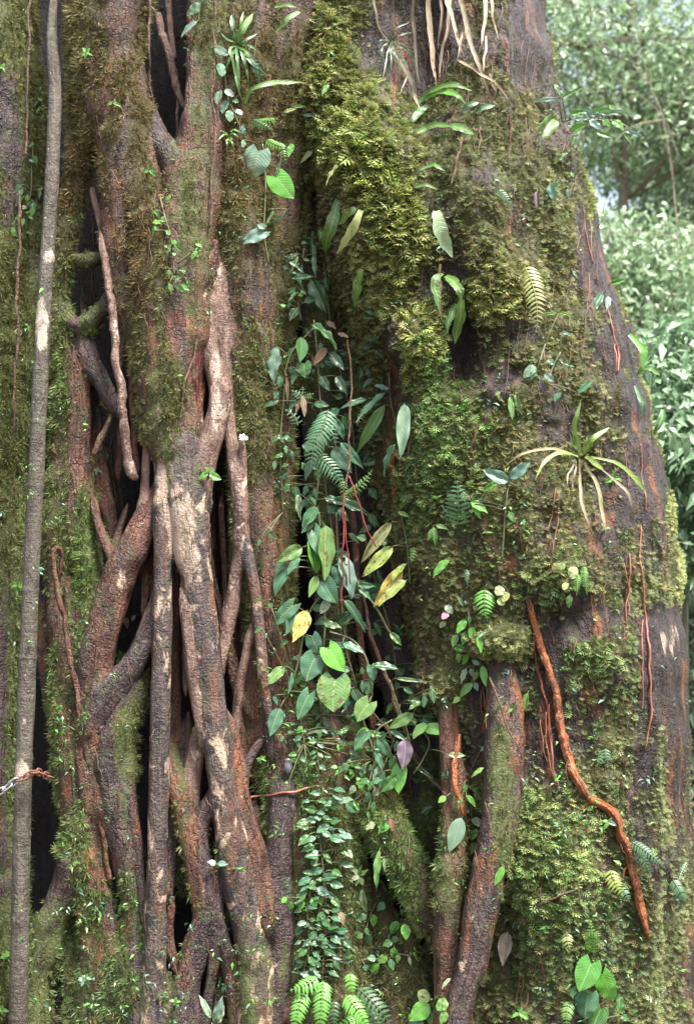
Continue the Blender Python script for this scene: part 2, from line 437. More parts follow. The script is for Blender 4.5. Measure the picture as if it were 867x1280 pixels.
# the back of the trunk
back = np.zeros((nr, nb_, 3))
L_, R_ = V[:, 0], V[:, -1]
for j in range(nb_):
    a = math.pi * (j + 1) / (nb_ + 1)
    w = (1 - math.cos(a)) / 2
    back[:, j] = R_ * (1 - w) + L_ * w
    back[:, j, 1] += .75 * math.sin(a)
Vt = np.concatenate([V, back], 1)
nc = nf_ + nb_
i = (np.arange(nr - 1) * nc)[:, None]; j = np.arange(nc)[None]; k = (j + 1) % nc
Ft = np.stack([i + j, i + nc + j, i + nc + k, i + k], -1).reshape(-1, 4)
ctr0 = len(Vt.reshape(-1, 3))
Vt_f = np.vstack([Vt.reshape(-1, 3), Vt[0].mean(0), Vt[-1].mean(0)])
capA = np.stack([j[0], k[0], np.full(nc, ctr0)], 1); o_ = (nr - 1) * nc
capB = np.stack([o_ + k[0], o_ + j[0], np.full(nc, ctr0 + 1)], 1)

PAL = np.array([(.235, .275, .08), (.115, .20, .06), (.165, .175, .07), (.17, .115, .06), (.06, .092, .04)])

def mossmap(px, py, X, blobs, bare, base, basepal, seed=0):
    q = np.array([1, 1, 1.0])
    n1 = fbm(X * 5.0, 3, 60 + seed); n2 = fbm(X * 16.0, 2, 61 + seed)
    den = np.full(len(px), base)
    wp = np.zeros((len(px), 5)); wp[:, basepal] = .18
    for bx, by, rx, ry, dd, pl in blobs:
        w = dd * np.exp(-(((px - bx) / rx) ** 2 + ((py - by) / ry) ** 2) * .8)
        den = np.maximum(den, w * 1.05); wp[:, pl] += w ** 2
    for bx, by, rx, ry, dd in bare:
        den = den - dd * np.exp(-((((px - bx) / rx) ** 2 + ((py - by) / ry) ** 2) ** 2))
    den = den + .62 * n1 + .3 * n2
    wp[:, 3] += np.clip(.35 * fbm(X * 3.1, 3, 77), 0, 1); wp[:, 2] += .2
    return den, wp / wp.sum(1)[:, None]

px_, py_ = proj(Vt_f)
tden, _ = mossmap(px_, py_, Vt_f, MM_T, BARE_T, .62, 2)
TRUNK_POS = P(640, 1330, .5); TRUNK_POS[2] = 0
host = thing('buttressed_tree', 'huge leaning tree trunk thickly covered in yellow green moss, right half of the scene', 'tree', TRUNK_POS)
gu = np.concatenate([np.linspace(0, 1.6, nf_), np.linspace(1.6, 2.8, nb_)])
uvt = np.vstack([np.stack([np.repeat(gu[None], nr, 0), np.repeat((-pyr * S)[:, None], nc, 1)], -1).reshape(-1, 2), [[0, 0], [0, 0]]])
mesh_np('trunk', Vt_f, [Ft, capA, capB], BARK['trunk'], host, uv=uvt, attrs={'moss': np.clip(tden, 0, 1), 'pale': pale_attr(Vt_f)})

# every surface that later things are laid on
SURF_V, SURF_F, _nv = [], [], 0
def add_surface(V, Fs):
    global _nv
    SURF_V.append(V)
    for f in (Fs if isinstance(Fs, list) else [Fs]):
        f = np.asarray(f) + _nv
        if f.shape[1] == 4:
            SURF_F.append(f[:, [0, 1, 2]]); SURF_F.append(f[:, [0, 2, 3]])
        else:
            SURF_F.append(f)
    _nv += len(V)
add_surface(Vt_f, Ft)

# ------------------------------------------------------------------ the strangler fig's roots:  (photo x, y, radius in px, depth m) along each
FR = []
def root(pts, mat, moss=.3, ridge=.26, lump=.14, name='root', label=None, ns=16):
    if pts[0][1] == -80:
        x, y, r_, d_ = pts[0]; pts = [(x, -460, r_ * 1.15, d_), (x, -250, r_ * 1.05, d_)] + pts
    FR.append(dict(pts=pts, mat=mat, moss=moss, ridge=ridge, lump=lump, name=name, label=label, ns=ns))

# left slab and the boughs at the top
root([(-20, -80, 62, .30), (-12, 100, 62, .30), (-14, 300, 64, .30), (-12, 500, 60, .28), (-14, 640, 56, .28), (-18, 800, 52, .28), (-22, 1000, 50, .26), (-22, 1350, 52, .24)], 'purple', .62, ridge=.3, ns=26)
root([(16, 60, 16, .34), (26, 130, 22, .32), (32, 210, 26, .30), (36, 330, 26, .30), (40, 460, 24, .3), (44, 600, 20, .3)], 'purple', .5, ridge=.25)
root([(150, -80, 40, .10), (132, 20, 34, .10), (112, 80, 22, .12), (105, 160, 14, .14), (95, 235, 12, .15), (82, 310, 13, .16), (74, 360, 11, .16), (74, 405, 13, .16), (82, 480, 14, .16), (78, 580, 14, .17), (74, 690, 15, .17), (80, 800, 17, .16), (90, 910, 20, .14), (100, 1010, 22, .13), (108, 1080, 26, .12), (118, 1150, 22, .12), (130, 1220, 24, .12), (138, 1350, 30, .1)], 'mossy', .6, ridge=.22, ns=20)
root([(150, -80, 46, .10), (138, 20, 46, .09), (138, 100, 38, .10), (156, 180, 34, .10), (172, 250, 34, .10), (186, 330, 36, .10), (195, 410, 34, .10), (202, 480, 32, .09), (207, 550, 26, .09), (208, 600, 20, .08)], 'mossy', .58, ridge=.26, lump=.14, ns=26)
root([(112, 60, 24, .06), (114, 120, 20, .07), (106, 180, 13, .10), (98, 220, 9, .15)], 'mossy', .75, ridge=.25)
root([(158, 60, 22, .07), (160, 120, 22, .07), (156, 190, 22, .07), (154, 240, 18, .07), (150, 300, 20, .08), (156, 360, 18, .1), (170, 430, 18, .10)], 'mossy', .6, ridge=.25)
root([(262, -80, 28, .16), (259, 20, 26, .13), (257, 90, 25, .12), (253, 160, 26, .10), (244, 230, 32, .09), (232, 300, 36, .09), (226, 370, 36, .08), (224, 440, 34, .08), (220, 510, 28, .08), (222, 570, 24, .07), (226, 610, 20, .05)], 'red', .36, ridge=.24, ns=24)
root([(172, 110, 12, .12), (192, 160, 14, .10), (214, 198, 18, .09), (226, 230, 18, .09), (228, 280, 18, .08)], 'purple', .3)
root([(262, 300, 18, .09), (254, 350, 16, .10), (246, 410, 12, .11), (242, 480, 11, .11), (243, 540, 11, .1), (246, 600, 12, .08)], 'red', .1)
# webs that close the eyes of the lattice
root([(72, 375, 8, .16), (86, 402, 9, .13), (104, 408, 10, .11), (120, 396, 10, .10), (134, 380, 9, .09), (142, 355, 9, .1)], 'purple', .3)
root([(88, 318, 10, .15), (102, 326, 9, .13), (118, 324, 9, .11), (136, 318, 10, .1)], 'purple', .45)
root([(100, 410, 14, .14), (112, 450, 13, .13), (128, 480, 11, .12), (142, 508, 9, .12), (152, 534, 6, .15)], 'purple', .15)
root([(98, 420, 16, .15), (100, 500, 14, .15), (100, 580, 14, .16), (104, 660, 15, .16), (111, 720, 15, .15), (112, 780, 14, .14), (110, 840, 14, .13), (114, 900, 14, .12)], 'red', .5)
root([(108, 480, 9, .32), (120, 560, 10, .24), (132, 620, 10, .2), (142, 680, 9, .18), (150, 720, 8, .15)], 'red', .3)
root([(200, 590, 10, .14), (192, 630, 16, .11), (168, 685, 21, .08), (149, 725, 21, .08), (136, 770, 20, .08), (126, 820, 19, .09), (120, 870, 18, .10), (117, 920, 18, .11), (124, 980, 20, .11), (140, 1050, 20, .11)], 'red', .16, ridge=.14, ns=20)
root([(196, 740, 10, .06), (186, 785, 12, .06), (170, 822, 14, .06), (150, 852, 15, .06), (130, 876, 16, .07), (116, 905, 14, .09), (110, 945, 10, .11)], 'purple', .15, ns=18)
root([(186, 790, 6, .22), (174, 848, 13, .12), (158, 890, 19, .10), (148, 940, 21, .10), (150, 1000, 20, .10), (158, 1060, 19, .10), (168, 1120, 17, .09), (174, 1180, 17, .08), (178, 1260, 20, .07), (178, 1350, 24, .05)], 'purple', .3, ridge=.18, ns=20)
root([(100, 1040, 18, .12), (88, 1085, 18, .11), (74, 1128, 17, .11), (58, 1172, 17, .11), (46, 1215, 18, .11), (40, 1265, 20, .1), (36, 1350, 24, .08)], 'purple', .3, ns=18)
root([(78, 1195, 10, .2), (86, 1160, 11, .19), (92, 1200, 14, .15), (100, 1245, 16, .12), (104, 1350, 20, .1)], 'mossy', .6)
root([(125, 1130, 14, .12), (122, 1190, 12, .12), (118, 1240, 14, .11), (116, 1350, 20, .09)], 'purple', .4)
root([(150, 1150, 20, .12), (158, 1220, 24, .1), (160, 1350, 30, .07)], 'mossy', .75, ridge=.25)
root([(58, 700, 8, .30), (57, 780, 10, .24), (60, 840, 10, .21), (70, 900, 11, .19), (84, 960, 12, .16), (98, 1030, 12, .14)], 'purple', .25)
root([(117, 620, 5, .13), (122, 650, 5, .11), (130, 675, 5, .09), (143, 705, 5, .08)], 'red', .1)
root([(160, 630, 4, .13), (150, 660, 4, .11), (141, 690, 5, .09)], 'mossy', .5)
root([(180, 670, 4, .16), (182, 720, 4.5, .15), (180, 775, 5, .12)], 'red', .1)
root([(90, 720, 7, .15), (95, 785, 8, .14), (100, 830, 8, .13), (104, 890, 8, .13)], 'red', .2)
root([(128, 780, 9, .07), (114, 800, 9, .07), (106, 830, 9, .08), (103, 870, 8, .11), (108, 920, 8, .13)], 'purple', .25)
root([(192, 620, 6, .16), (190, 690, 6, .17), (194, 760, 6, .16)], 'red', .2)
root([(212, 640, 7, .13), (216, 720, 7, .13), (215, 800, 8, .13), (219, 890, 8, .12), (222, 980, 8, .13)], 'red', .2)
root([(335, 540, 9, .18), (333, 630, 10, .15), (334, 710, 11, .13), (336, 790, 10, .14), (342, 860, 8, .2)], 'red', .3)
root([(128, 40, 7, .03), (128, 110, 7, .03), (134, 200, 8, .06), (140, 300, 8, .07), (150, 380, 8, .08), (152, 460, 6, .1)], 'red', .35)
root([(182, 150, 8, .08), (188, 220, 9, .07), (192, 320, 10, .07), (184, 400, 9, .08), (186, 480, 9, .08), (194, 560, 9, .07)], 'red', .4)
root([(100, 1000, 7, .1), (108, 1060, 7, .1), (124, 1110, 8, .09), (140, 1170, 9, .08), (150, 1250, 10, .08), (150, 1350, 12, .06)], 'purple', .3)
root([(62, 1195, 6, .2), (72, 1240, 7, .18), (86, 1290, 8, .15), (92, 1350, 9, .12)], 'purple', .4)
root([(300, 990, 6, .14), (290, 1050, 6, .12), (278, 1110, 7, .1), (282, 1180, 7, .1), (274, 1260, 8, .08), (270, 1350, 10, .05)], 'purple', .35)
root([(318, 1000, 7, .15), (322, 1070, 8, .13), (318, 1140, 8, .12), (326, 1210, 9, .09), (330, 1300, 10, .07)], 'purple', .3)
root([(284, 250, 9, .2), (280, 330, 9, .19), (288, 420, 9, .18), (296, 500, 8, .17), (308, 580, 8, .16), (312, 680, 8, .16)], 'red', .35)
root([(330, 60, 9, .2), (326, 150, 9, .19), (330, 250, 9, .2), (326, 340, 9, .2), (332, 430, 9, .19), (330, 520, 8, .18)], 'mossy', .5)
root([(352, 480, 8, .22), (356, 560, 8, .2), (352, 640, 9, .18), (354, 720, 9, .18), (350, 800, 9, .19)], 'mossy', .5)
root([(382, 870, 9, .17), (378, 940, 9, .15), (386, 1010, 9, .14), (382, 1100, 10, .14), (380, 1200, 10, .12), (384, 1350, 12, .1)], 'mossy', .55)
root([(440, 1060, 6, .26), (446, 1120, 7, .24), (452, 1190, 7, .22), (462, 1260, 8, .2), (468, 1350, 9, .14)], 'mossy', .5)
root([(520, 1120, 8, .18), (512, 1170, 9, .18), (516, 1230, 9, .16), (524, 1350, 10, .1)], 'mossy', .6)
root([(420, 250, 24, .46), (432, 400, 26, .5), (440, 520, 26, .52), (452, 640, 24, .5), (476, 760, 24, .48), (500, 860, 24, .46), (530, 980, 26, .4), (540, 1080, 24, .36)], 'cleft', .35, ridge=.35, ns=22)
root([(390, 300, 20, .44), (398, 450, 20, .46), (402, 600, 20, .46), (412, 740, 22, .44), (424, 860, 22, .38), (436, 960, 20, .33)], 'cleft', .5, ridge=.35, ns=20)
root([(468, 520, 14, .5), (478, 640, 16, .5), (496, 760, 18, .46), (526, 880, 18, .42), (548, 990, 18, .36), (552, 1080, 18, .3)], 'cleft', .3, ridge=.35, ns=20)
root([(438, 600, 4, .3), (446, 720, 4.5, .3), (452, 820, 5, .3), (470, 930, 5, .28)], 'red', .1)
root([(418, 640, 3.5, .26), (424, 740, 4, .26), (436, 830, 4, .26)], 'red', .1)
root([(196, 420, 4, .1), (188, 500, 5, .09), (184, 560, 5, .08), (180, 620, 5, .08), (172, 700, 5, .06)], 'pink', .05)
root([(132, 250, 4, .22), (138, 340, 5, .2), (148, 430, 5, .19), (152, 520, 5, .2), (148, 600, 5, .2)], 'red', .15)
root([(104, 360, 5, .3), (110, 440, 5, .26), (122, 520, 6, .24), (128, 600, 6, .24), (134, 700, 6, .2)], 'purple', .15)
root([(66, 560, 5, .24), (72, 640, 6, .2), (70, 720, 6, .19), (78, 800, 6, .17), (92, 860, 6, .14)], 'red', .2)
root([(146, 900, 4, .08), (134, 950, 5, .08), (128, 1010, 5, .09), (130, 1080, 6, .09), (122, 1150, 6, .09)], 'red', .15)
root([(236, 890, 5, .12), (230, 940, 6, .11), (222, 1000, 6, .09), (214, 1060, 7, .08), (208, 1130, 7, .07)], 'purple', .15)
root([(300, 700, 4, .13), (290, 760, 5, .12), (276, 830, 5, .1), (268, 900, 5, .09)], 'pink', .05)
root([(276, 620, 3.5, .2), (280, 700, 4, .19), (286, 790, 4, .18), (298, 880, 4.5, .16), (306, 960, 5, .14)], 'red', .05)
root([(258, 660, 4, .22), (268, 730, 4, .2), (290, 830, 5, .17), (316, 900, 5, .13)], 'red', .1)
root([(160, 980, 4, .07), (172, 1040, 5, .06), (178, 1100, 5, .05), (188, 1170, 6, .04)], 'purple', .2)
root([(84, 1090, 5, .09), (104, 1130, 6, .09), (116, 1190, 6, .09), (112, 1270, 7, .08), (110, 1350, 9, .06)], 'purple', .2)
root([(226, 1200, 5, .05), (248, 1160, 6, .04), (262, 1120, 6, .03), (272, 1070, 5, .03)], 'red', .1)
# the two poles that come down from the middle bough
root([(210, 430, 11, .12), (208, 520, 12, .09), (205, 620, 12, .04), (204, 700, 12, .03), (203, 780, 12, .02), (201, 870, 12.5, .02), (199, 960, 12.5, .02), (197, 1060, 12.5, .02), (194, 1160, 13, .02), (192, 1250, 13, .02), (191, 1350, 14, .01)], 'pole', .12, ridge=.08, lump=.06, label='straight dark mottled root dropping like a pole', ns=18)
root([(224, 470, 18, .12), (229, 560, 22, .07), (237, 640, 23, .04), (243, 700, 20, .03), (251, 760, 18, .03), (259, 820, 17, .03), (266, 880, 16, .03), (272, 940, 15.5, .03), (280, 1000, 16, .03), (290, 1060, 17, .03), (302, 1120, 19, .04), (314, 1180, 19, .04), (320, 1240, 20, .03), (322, 1350, 24, .01)], 'pole', .14, ridge=.1, lump=.07, label='thick pale topped root curving down to the right', ns=20)
root([(229, 735, 6, .02), (233, 775, 7, .00), (239, 830, 7, .00), (247, 885, 6, .01), (256, 940, 3, .02)], 'pink', .05)
root([(231, 800, 4, .1), (232, 870, 4, .1)], 'pink', 0)
root([(262, 880, 9, .10), (250, 920, 10, .09), (242, 960, 11, .08), (239, 1000, 10, .08), (236, 1040, 7, .09)], 'pink', .15)
root([(212, 930, 9, .10), (217, 965, 10, .08), (227, 1000, 11, .06), (237, 1050, 12, .05), (246, 1100, 12, .05), (256, 1150, 12, .04)], 'red', .15)
root([(272, 985, 10, .06), (258, 1012, 10, .05), (252, 1045, 9, .05), (258, 1090, 9, .04), (266, 1130, 9, .03), (278, 1175, 9, .04), (290, 1225, 9, .05), (302, 1350, 12, .04)], 'purple', .15)
root([(274, 1060, 9, .07), (270, 1105, 10, .06), (258, 1148, 14, .05), (244, 1195, 15, .05), (234, 1240, 16, .04), (228, 1350, 22, .02)], 'purple', .22, ns=18)
root([(272, 1160, 7, .03), (266, 1210, 6, .03), (258, 1260, 6, .03), (254, 1350, 8, .02)], 'purple', .2)
root([(216, 1120, 5, .08), (212, 1165, 5, .08), (217, 1200, 6, .07), (232, 1222, 8, .06)], 'red', .1)
root([(208, 1215, 16, .06), (212, 1350, 22, .05)], 'purple', .35)
root([(214, 990, 10, .16), (220, 1040, 11, .17), (228, 1090, 9, .17), (232, 1120, 5, .17)], 'mossy', .8)
# pale roots of the right-hand lattice
root([(266, 350, 14, .10), (260, 400, 11, .09), (264, 440, 9, .08), (273, 478, 12, .07), (274, 505, 13, .06), (266, 540, 14, .06), (257, 575, 14, .06), (250, 612, 15, .06), (246, 650, 12, .05)], 'pink', .02, ridge=.1, label='pale pink root with a bent elbow')
root([(268, 320, 14, .12), (276, 365, 13, .12), (282, 410, 12, .12), (283, 460, 9, .12), (284, 510, 7, .11), (290, 560, 7.5, .10), (297, 610, 8, .09), (301, 650, 9, .09), (302, 690, 9, .09)], 'pink', .08, ridge=.1)
root([(303, 548, 4.5, .08), (304, 600, 5, .08), (302, 660, 6, .09)], 'pink', 0)
root([(302, 660, 9, .10), (299, 700, 9, .10), (292, 735, 8.5, .11), (284, 775, 8, .12), (278, 815, 7, .13), (272, 860, 7, .14)], 'pink', .06)
root([(304, 670, 7, .08), (311, 700, 8, .08), (319, 745, 7, .08), (325, 800, 7, .08), (330, 855, 7, .08), (336, 905, 6, .09), (340, 960, 5, .1)], 'pole', .15)
root([(315, 780, 5, .10), (308, 815, 5.5, .11), (299, 860, 6, .12), (294, 925, 5, .14)], 'pink', .02)
root([(318, 800, 7, .14), (313, 860, 7, .15), (317, 920, 8, .16), (322, 990, 8, .17)], 'red', .1)
root([(278, 880, 9, .10), (288, 930, 11, .08), (298, 980, 11, .07), (310, 1030, 11, .06), (322, 1080, 12, .06), (332, 1130, 12, .05), (336, 1180, 10, .06)], 'red', .18)
root([(332, 918, 5, .12), (318, 938, 6, .10), (308, 960, 6, .09), (303, 985, 5, .09)], 'purple', .05)
root([(294, 600, 5, .30), (290, 700, 6, .30), (300, 820, 6, .30), (308, 950, 7, .28), (312, 1050, 7, .25)], 'red', .1)
root([(264, 560, 4, .32), (266, 700, 5, .32), (272, 800, 5, .32), (266, 900, 6, .3)], 'red', .05)
root([(356, 960, 8, .14), (353, 995, 12, .08), (349, 1040, 14, .065), (350, 1100, 14, .06), (353, 1150, 13, .06), (351, 1210, 13, .055), (345, 1260, 13, .05), (340, 1350, 15, .04)], 'purple', .06, ridge=.12, label='smooth purple brown root beside the hanging vine')
root([(330, 1130, 14, .12), (330, 1200, 16, .10), (332, 1350, 20, .08)], 'mossy', .7)
root([(300, 1080, 16, .16), (296, 1150, 14, .17), (290, 1230, 14, .16), (285, 1350, 18, .14)], 'mossy', .6)
# mossy columns between the lattice and the big trunk
root([(312, -80, 34, .24), (306, 40, 34, .22), (300, 140, 32, .21), (298, 230, 32, .2), (302, 320, 34, .19), (308, 420, 30, .19), (312, 520, 26, .19), (316, 620, 22, .19), (318, 720, 20, .2), (322, 800, 16, .2)], 'mossy', .66, ridge=.24, ns=24)
root([(372, -80, 46, .30), (360, 40, 44, .30), (352, 150, 38, .30), (346, 250, 34, .32), (342, 350, 28, .33), (342, 470, 24, .30), (343, 580, 22, .26), (342, 680, 22, .24), (344, 780, 24, .24), (352, 880, 32, .22), (362, 980, 36, .20), (372, 1080, 36, .20), (378, 1180, 36, .18), (380, 1350, 44, .14)], 'mossy', .66, ridge=.26, ns=26)
root([(385, 860, 24, .26), (400, 930, 34, .22), (410, 1010, 34, .22), (416, 1100, 34, .22), (420, 1200, 34, .20), (424, 1350, 46, .16)], 'mossy', .6, ridge=.26, ns=24)
root([(430, 900, 24, .30), (452, 960, 26, .24), (474, 1020, 24, .19), (500, 1070, 22, .15), (524, 1115, 20, .13), (542, 1155, 17, .13), (556, 1200, 14, .14)], 'mossy', .7, ridge=.14, ns=20, label='thick mossy root slanting down to the right')
root([(462, 1080, 16, .34), (476, 1150, 22, .30), (496, 1220, 28, .24), (505, 1350, 40, .16)], 'mossy', .7, ridge=.24, ns=20)
# roots that stand against the big trunk
HOST_R = [
    dict(pts=[(600, 770, 8, .16), (618, 812, 16, .06), (628, 850, 19, .0), (630, 900, 23, -.03), (630, 960, 24, -.06), (622, 1020, 23, -.09), (611, 1080, 21, -.11), (600, 1140, 20, -.13), (590, 1200, 18, -.14), (576, 1250, 16, -.15), (560, 1350, 18, -.17)], mat='host', moss=.2, ridge=.14, lump=.12, label='smooth dark root sloping down to the left against the trunk'),
    dict(pts=[(560, 820, 8, .24), (560, 870, 13, .12), (562, 930, 14, .06), (566, 990, 16, .02), (566, 1050, 16, -.01), (562, 1110, 17, -.03), (560, 1170, 18, -.04), (560, 1230, 17, -.05), (560, 1350, 20, -.08)], mat='red', moss=.28, ridge=.16, lump=.09, label='pinkish brown root rising from the bottom beside the dark root'),
]

def world_path(pts, step=.015):
    p = catmull(pts, 10)
    X = Pv(p[:, 0], p[:, 1], p[:, 3])
    t = (p[:, 3] + D) / D
    r = p[:, 2] * S * t
    q, s = resample(np.hstack([X, r[:, None]]), step)
    s = np.concatenate([[0], np.cumsum(np.linalg.norm(np.diff(q[:, :3], axis=0), axis=1))])
    k = .3 + .7 * sstep(np.minimum(s, s[-1] - s), 0, 2.2 * q[:, 3].mean() + .01)
    return q[:, :3], q[:, 3] * k

FIG_POS = P(190, 1320, .3); FIG_POS[2] = 0
fig = thing('strangler_fig', 'strangler fig with a lattice of fused roots around a dark hollow core', 'tree', FIG_POS)
# the hollow core behind the lattice: a closed column, its shade painted in as near black
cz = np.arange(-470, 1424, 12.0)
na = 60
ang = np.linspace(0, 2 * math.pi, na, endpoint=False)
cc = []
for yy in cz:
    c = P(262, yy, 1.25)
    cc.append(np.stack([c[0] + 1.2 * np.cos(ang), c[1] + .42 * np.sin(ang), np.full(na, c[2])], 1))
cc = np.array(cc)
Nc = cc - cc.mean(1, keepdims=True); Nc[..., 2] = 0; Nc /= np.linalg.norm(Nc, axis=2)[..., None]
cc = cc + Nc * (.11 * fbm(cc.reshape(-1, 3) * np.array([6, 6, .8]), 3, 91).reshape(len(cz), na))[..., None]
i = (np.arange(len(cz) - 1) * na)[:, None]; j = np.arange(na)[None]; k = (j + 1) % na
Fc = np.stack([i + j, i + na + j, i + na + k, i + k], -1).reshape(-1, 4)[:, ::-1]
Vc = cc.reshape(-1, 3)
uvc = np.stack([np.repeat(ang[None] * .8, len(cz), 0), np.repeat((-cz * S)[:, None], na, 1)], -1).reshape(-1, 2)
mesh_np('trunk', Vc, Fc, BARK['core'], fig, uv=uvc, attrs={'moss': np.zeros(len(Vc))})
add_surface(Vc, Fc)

paths = [world_path(r['pts']) for r in FR]
hpaths = [world_path(r['pts']) for r in HOST_R]
MOSSY = []            # (V, F, moss attribute, moss factor)
def build_root(r, C, R, parent, others, seed):
    ns = r.get('ns', 20)
    V, Fs, uv = tube_np(C, R, ns, r['ridge'], r['lump'], seed)
    if others:
        cen = C.mean(0)
        n = np.repeat(C, ns, 0)
        dirv = V[:len(n)] - n
        dl = np.linalg.norm(dirv, axis=1); dirv = dirv / (dl[:, None] + 1e-9)
        best = np.zeros(len(n))
        lo, hi = V.min(0) - .08, V.max(0) + .08
        for C2, R2 in others:
            m = ((C2 > lo) & (C2 < hi)).all(1)
            if not m.any(): continue
            A, ra = C2[m][::2], R2[m][::2]
            Vn = V[:len(n)].astype(np.float32)
            d = np.sqrt(((Vn[:, None] - A[None].astype(np.float32)) ** 2).sum(2)) - ra[None]
            d = d.min(1)
            kk = .7 * min(np.mean(R), np.mean(ra)) + .014
            h = np.maximum(kk - np.abs(d), 0) / kk
            best = np.maximum(best, h * h * kk * .5)
        V[:len(n)] += dirv * best[:, None]
    nz = fbm(V * np.array([9, 9, 2.4]), 3, seed + 2)
    ma = np.clip(r['moss'] * .9 + .95 * nz, 0, 1) * (1 if r['moss'] > .01 else 0)
    gx_, gy_ = proj(V)
    ma = np.clip(ma + (.34 if r['moss'] > .01 else 0) * sstep(gy_, 1040, 1240) * sstep(-gx_, -345, -310), 0, 1)
    # knobbly bark, and cushions where moss sits
    n0 = len(C) * ns
    dv = V[:n0] - np.repeat(C, ns, 0); dl_ = np.linalg.norm(dv, axis=1)[:, None]; rm = float(np.mean(R))
    V[:n0] += dv / (dl_ + 1e-9) * (ma[:n0] * .030 * min(1, rm / .05) * np.abs(vnoise(V[:n0] * np.array([14, 14, 9]), seed + 3)) + min(.008, rm * .1) * fbm(V[:n0] * np.array([24, 24, 10]), 2, seed + 4))[:, None]
    o = mesh_np(r.get('name', 'root'), V, Fs, BARK[r['mat']], parent, uv=uv, attrs={'moss': ma, 'pale': pale_attr(V)})
    if r.get('label'): o['label'] = r['label']
    add_surface(V, Fs)
    MOSSY.append((V, Fs[0], ma, r['moss'], seed))
    return o
for q, r in enumerate(FR):
    build_root(r, *paths[q], fig, [p for w, p in enumerate(paths) if w != q], 100 + q)
for q, r in enumerate(HOST_R):
    build_root(r, *hpaths[q], host, [p for w, p in enumerate(hpaths) if w != q], 300 + q)

# ------------------------------------------------------------------ moss
mm = NT('moss_fronds')
mc = mm.n('Attribute', attribute_name='Col').outputs['Color']
df = mm.n('BsdfPrincipled'); mm.set(df, 'Base Color', mc); mm.set(df, 'Roughness', .6); mm.set(df, 'Specular IOR Level', .25)
tl = mm.n('BsdfTranslucent'); mm.set(tl, 'Color', mc)
mx = mm.n('MixShader'); mm.set(mx, 0, .3); mm.t.links.new(df.outputs[0], mx.inputs[1]); mm.t.links.new(tl.outputs[0], mx.inputs[2])
mm.t.links.new(mx.outputs[0], mm.out.inputs[0])

def sprig_template():
    v, f = [], []
    def blade(x0, y0, x1, y1, w, z1):
        a = np.array([x0, y0, 0.]); b = np.array([x1, y1, z1])
        d = b - a; sd_ = np.array([-d[1], d[0], 0]); sd_ /= np.linalg.norm(sd_)
        m = a + d * .3 + np.array([0, 0, .03])
        o = len(v)
        v.extend([m + sd_ * w, b, m - sd_ * w])
        f.extend([(o, o + 1, o + 2)])
    blade(0, 0, 1, 0, .075, -.1)
    for x, l in ((.06, .36), (.26, .44), (.48, .40), (.7, .28)):
        for s in (-1, 1):
            blade(x, 0, x + l * .6, s * l, .07, .05 - .1 * x)
    return np.array(v), np.array(f)
def fuzz_template():
    v, f = [], []
    rr = np.random.default_rng(3)
    for q in range(6):
        a = rr.uniform(-1, 1, 2) * .6
        o = len(v)
        b = np.array([0, *(rr.uniform(-1, 1, 2) * .18)])
        t = np.array([1 - .35 * rr.random(), a[0], a[1]])
        s = np.cross(t - b, rr.normal(size=3)); s /= np.linalg.norm(s)
        m = (b + t) / 2
        v.extend([b - s * .075, b * .6 + t * .4 + s * .075, t]); f.extend([(o, o + 1, o + 2)])
    return np.array(v), np.array(f)
SPR, FUZ = sprig_template(), fuzz_template()

def sample_tris(V, F, n, facing=-.3, pxr=(-25, 895), pyr=(-35, 1310)):
    T = np.vstack([F[:, [0, 1, 2]], F[:, [0, 2, 3]]]) if F.shape[1] == 4 else F
    A, B, C = V[T[:, 0]], V[T[:, 1]], V[T[:, 2]]
    N = np.cross(B - A, C - A); ar = np.linalg.norm(N, axis=1) / 2 + 1e-12
    N = N / (2 * ar[:, None])
    M = (A + B + C) / 3
    vw = CAM - M; vw /= np.linalg.norm(vw, axis=1)[:, None]
    px, py = proj(M)
    if (N * vw).sum(1)[np.abs(M[:, 1]) < 9].mean() < 0 and False: N = -N
    ok = ((N * vw).sum(1) > facing) & (px > pxr[0]) & (px < pxr[1]) & (py > pyr[0]) & (py < pyr[1])
    p = ar * ok
    if p.sum() <= 0: return np.zeros((0, 3)), np.zeros((0, 3)), 0
    area = p.sum()
    n = int(n(area)) if callable(n) else n
    t = RNG.choice(len(T), n, p=p / area)
    u, v = RNG.random(n), RNG.random(n); fl = u + v > 1; u[fl] = 1 - u[fl]; v[fl] = 1 - v[fl]
    X = A[t] + (B[t] - A[t]) * u[:, None] + (C[t] - A[t]) * v[:, None]
    return X, N[t], area

def scatter(X, N, size, tmpl, cols, droop=.35, jit=.45, tipgain=1.55):
    tv, tf = tmpl
    n = len(X)
    a = N * .8 + RNG.normal(size=(n, 3)) * jit + np.array([0, 0, -droop])
    a /= np.linalg.norm(a, axis=1)[:, None]
    w = np.array([0, -.5, 1.0]) + RNG.normal(size=(n, 3)) * .45      # the flat side looks up and out
    w = w - (w * a).sum(1)[:, None] * a; w /= np.linalg.norm(w, axis=1)[:, None]
    b = np.cross(w, a)
    V = X[:, None] + size[:, None, None] * (tv[None, :, 0:1] * a[:, None] + tv[None, :, 1:2] * b[:, None] + tv[None, :, 2:3] * w[:, None])
    F = (np.arange(n) * len(tv))[:, None, None] + tf[None]
    g = .5 + (tipgain - .5) * np.clip(tv[:, 0], 0, 1)  # growth tone from base to tip, with shade between sprigs put into the colour
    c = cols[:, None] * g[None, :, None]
    return V.reshape(-1, 3), F.reshape(-1, 3), np.clip(c, 0, 1).reshape(-1, 3)

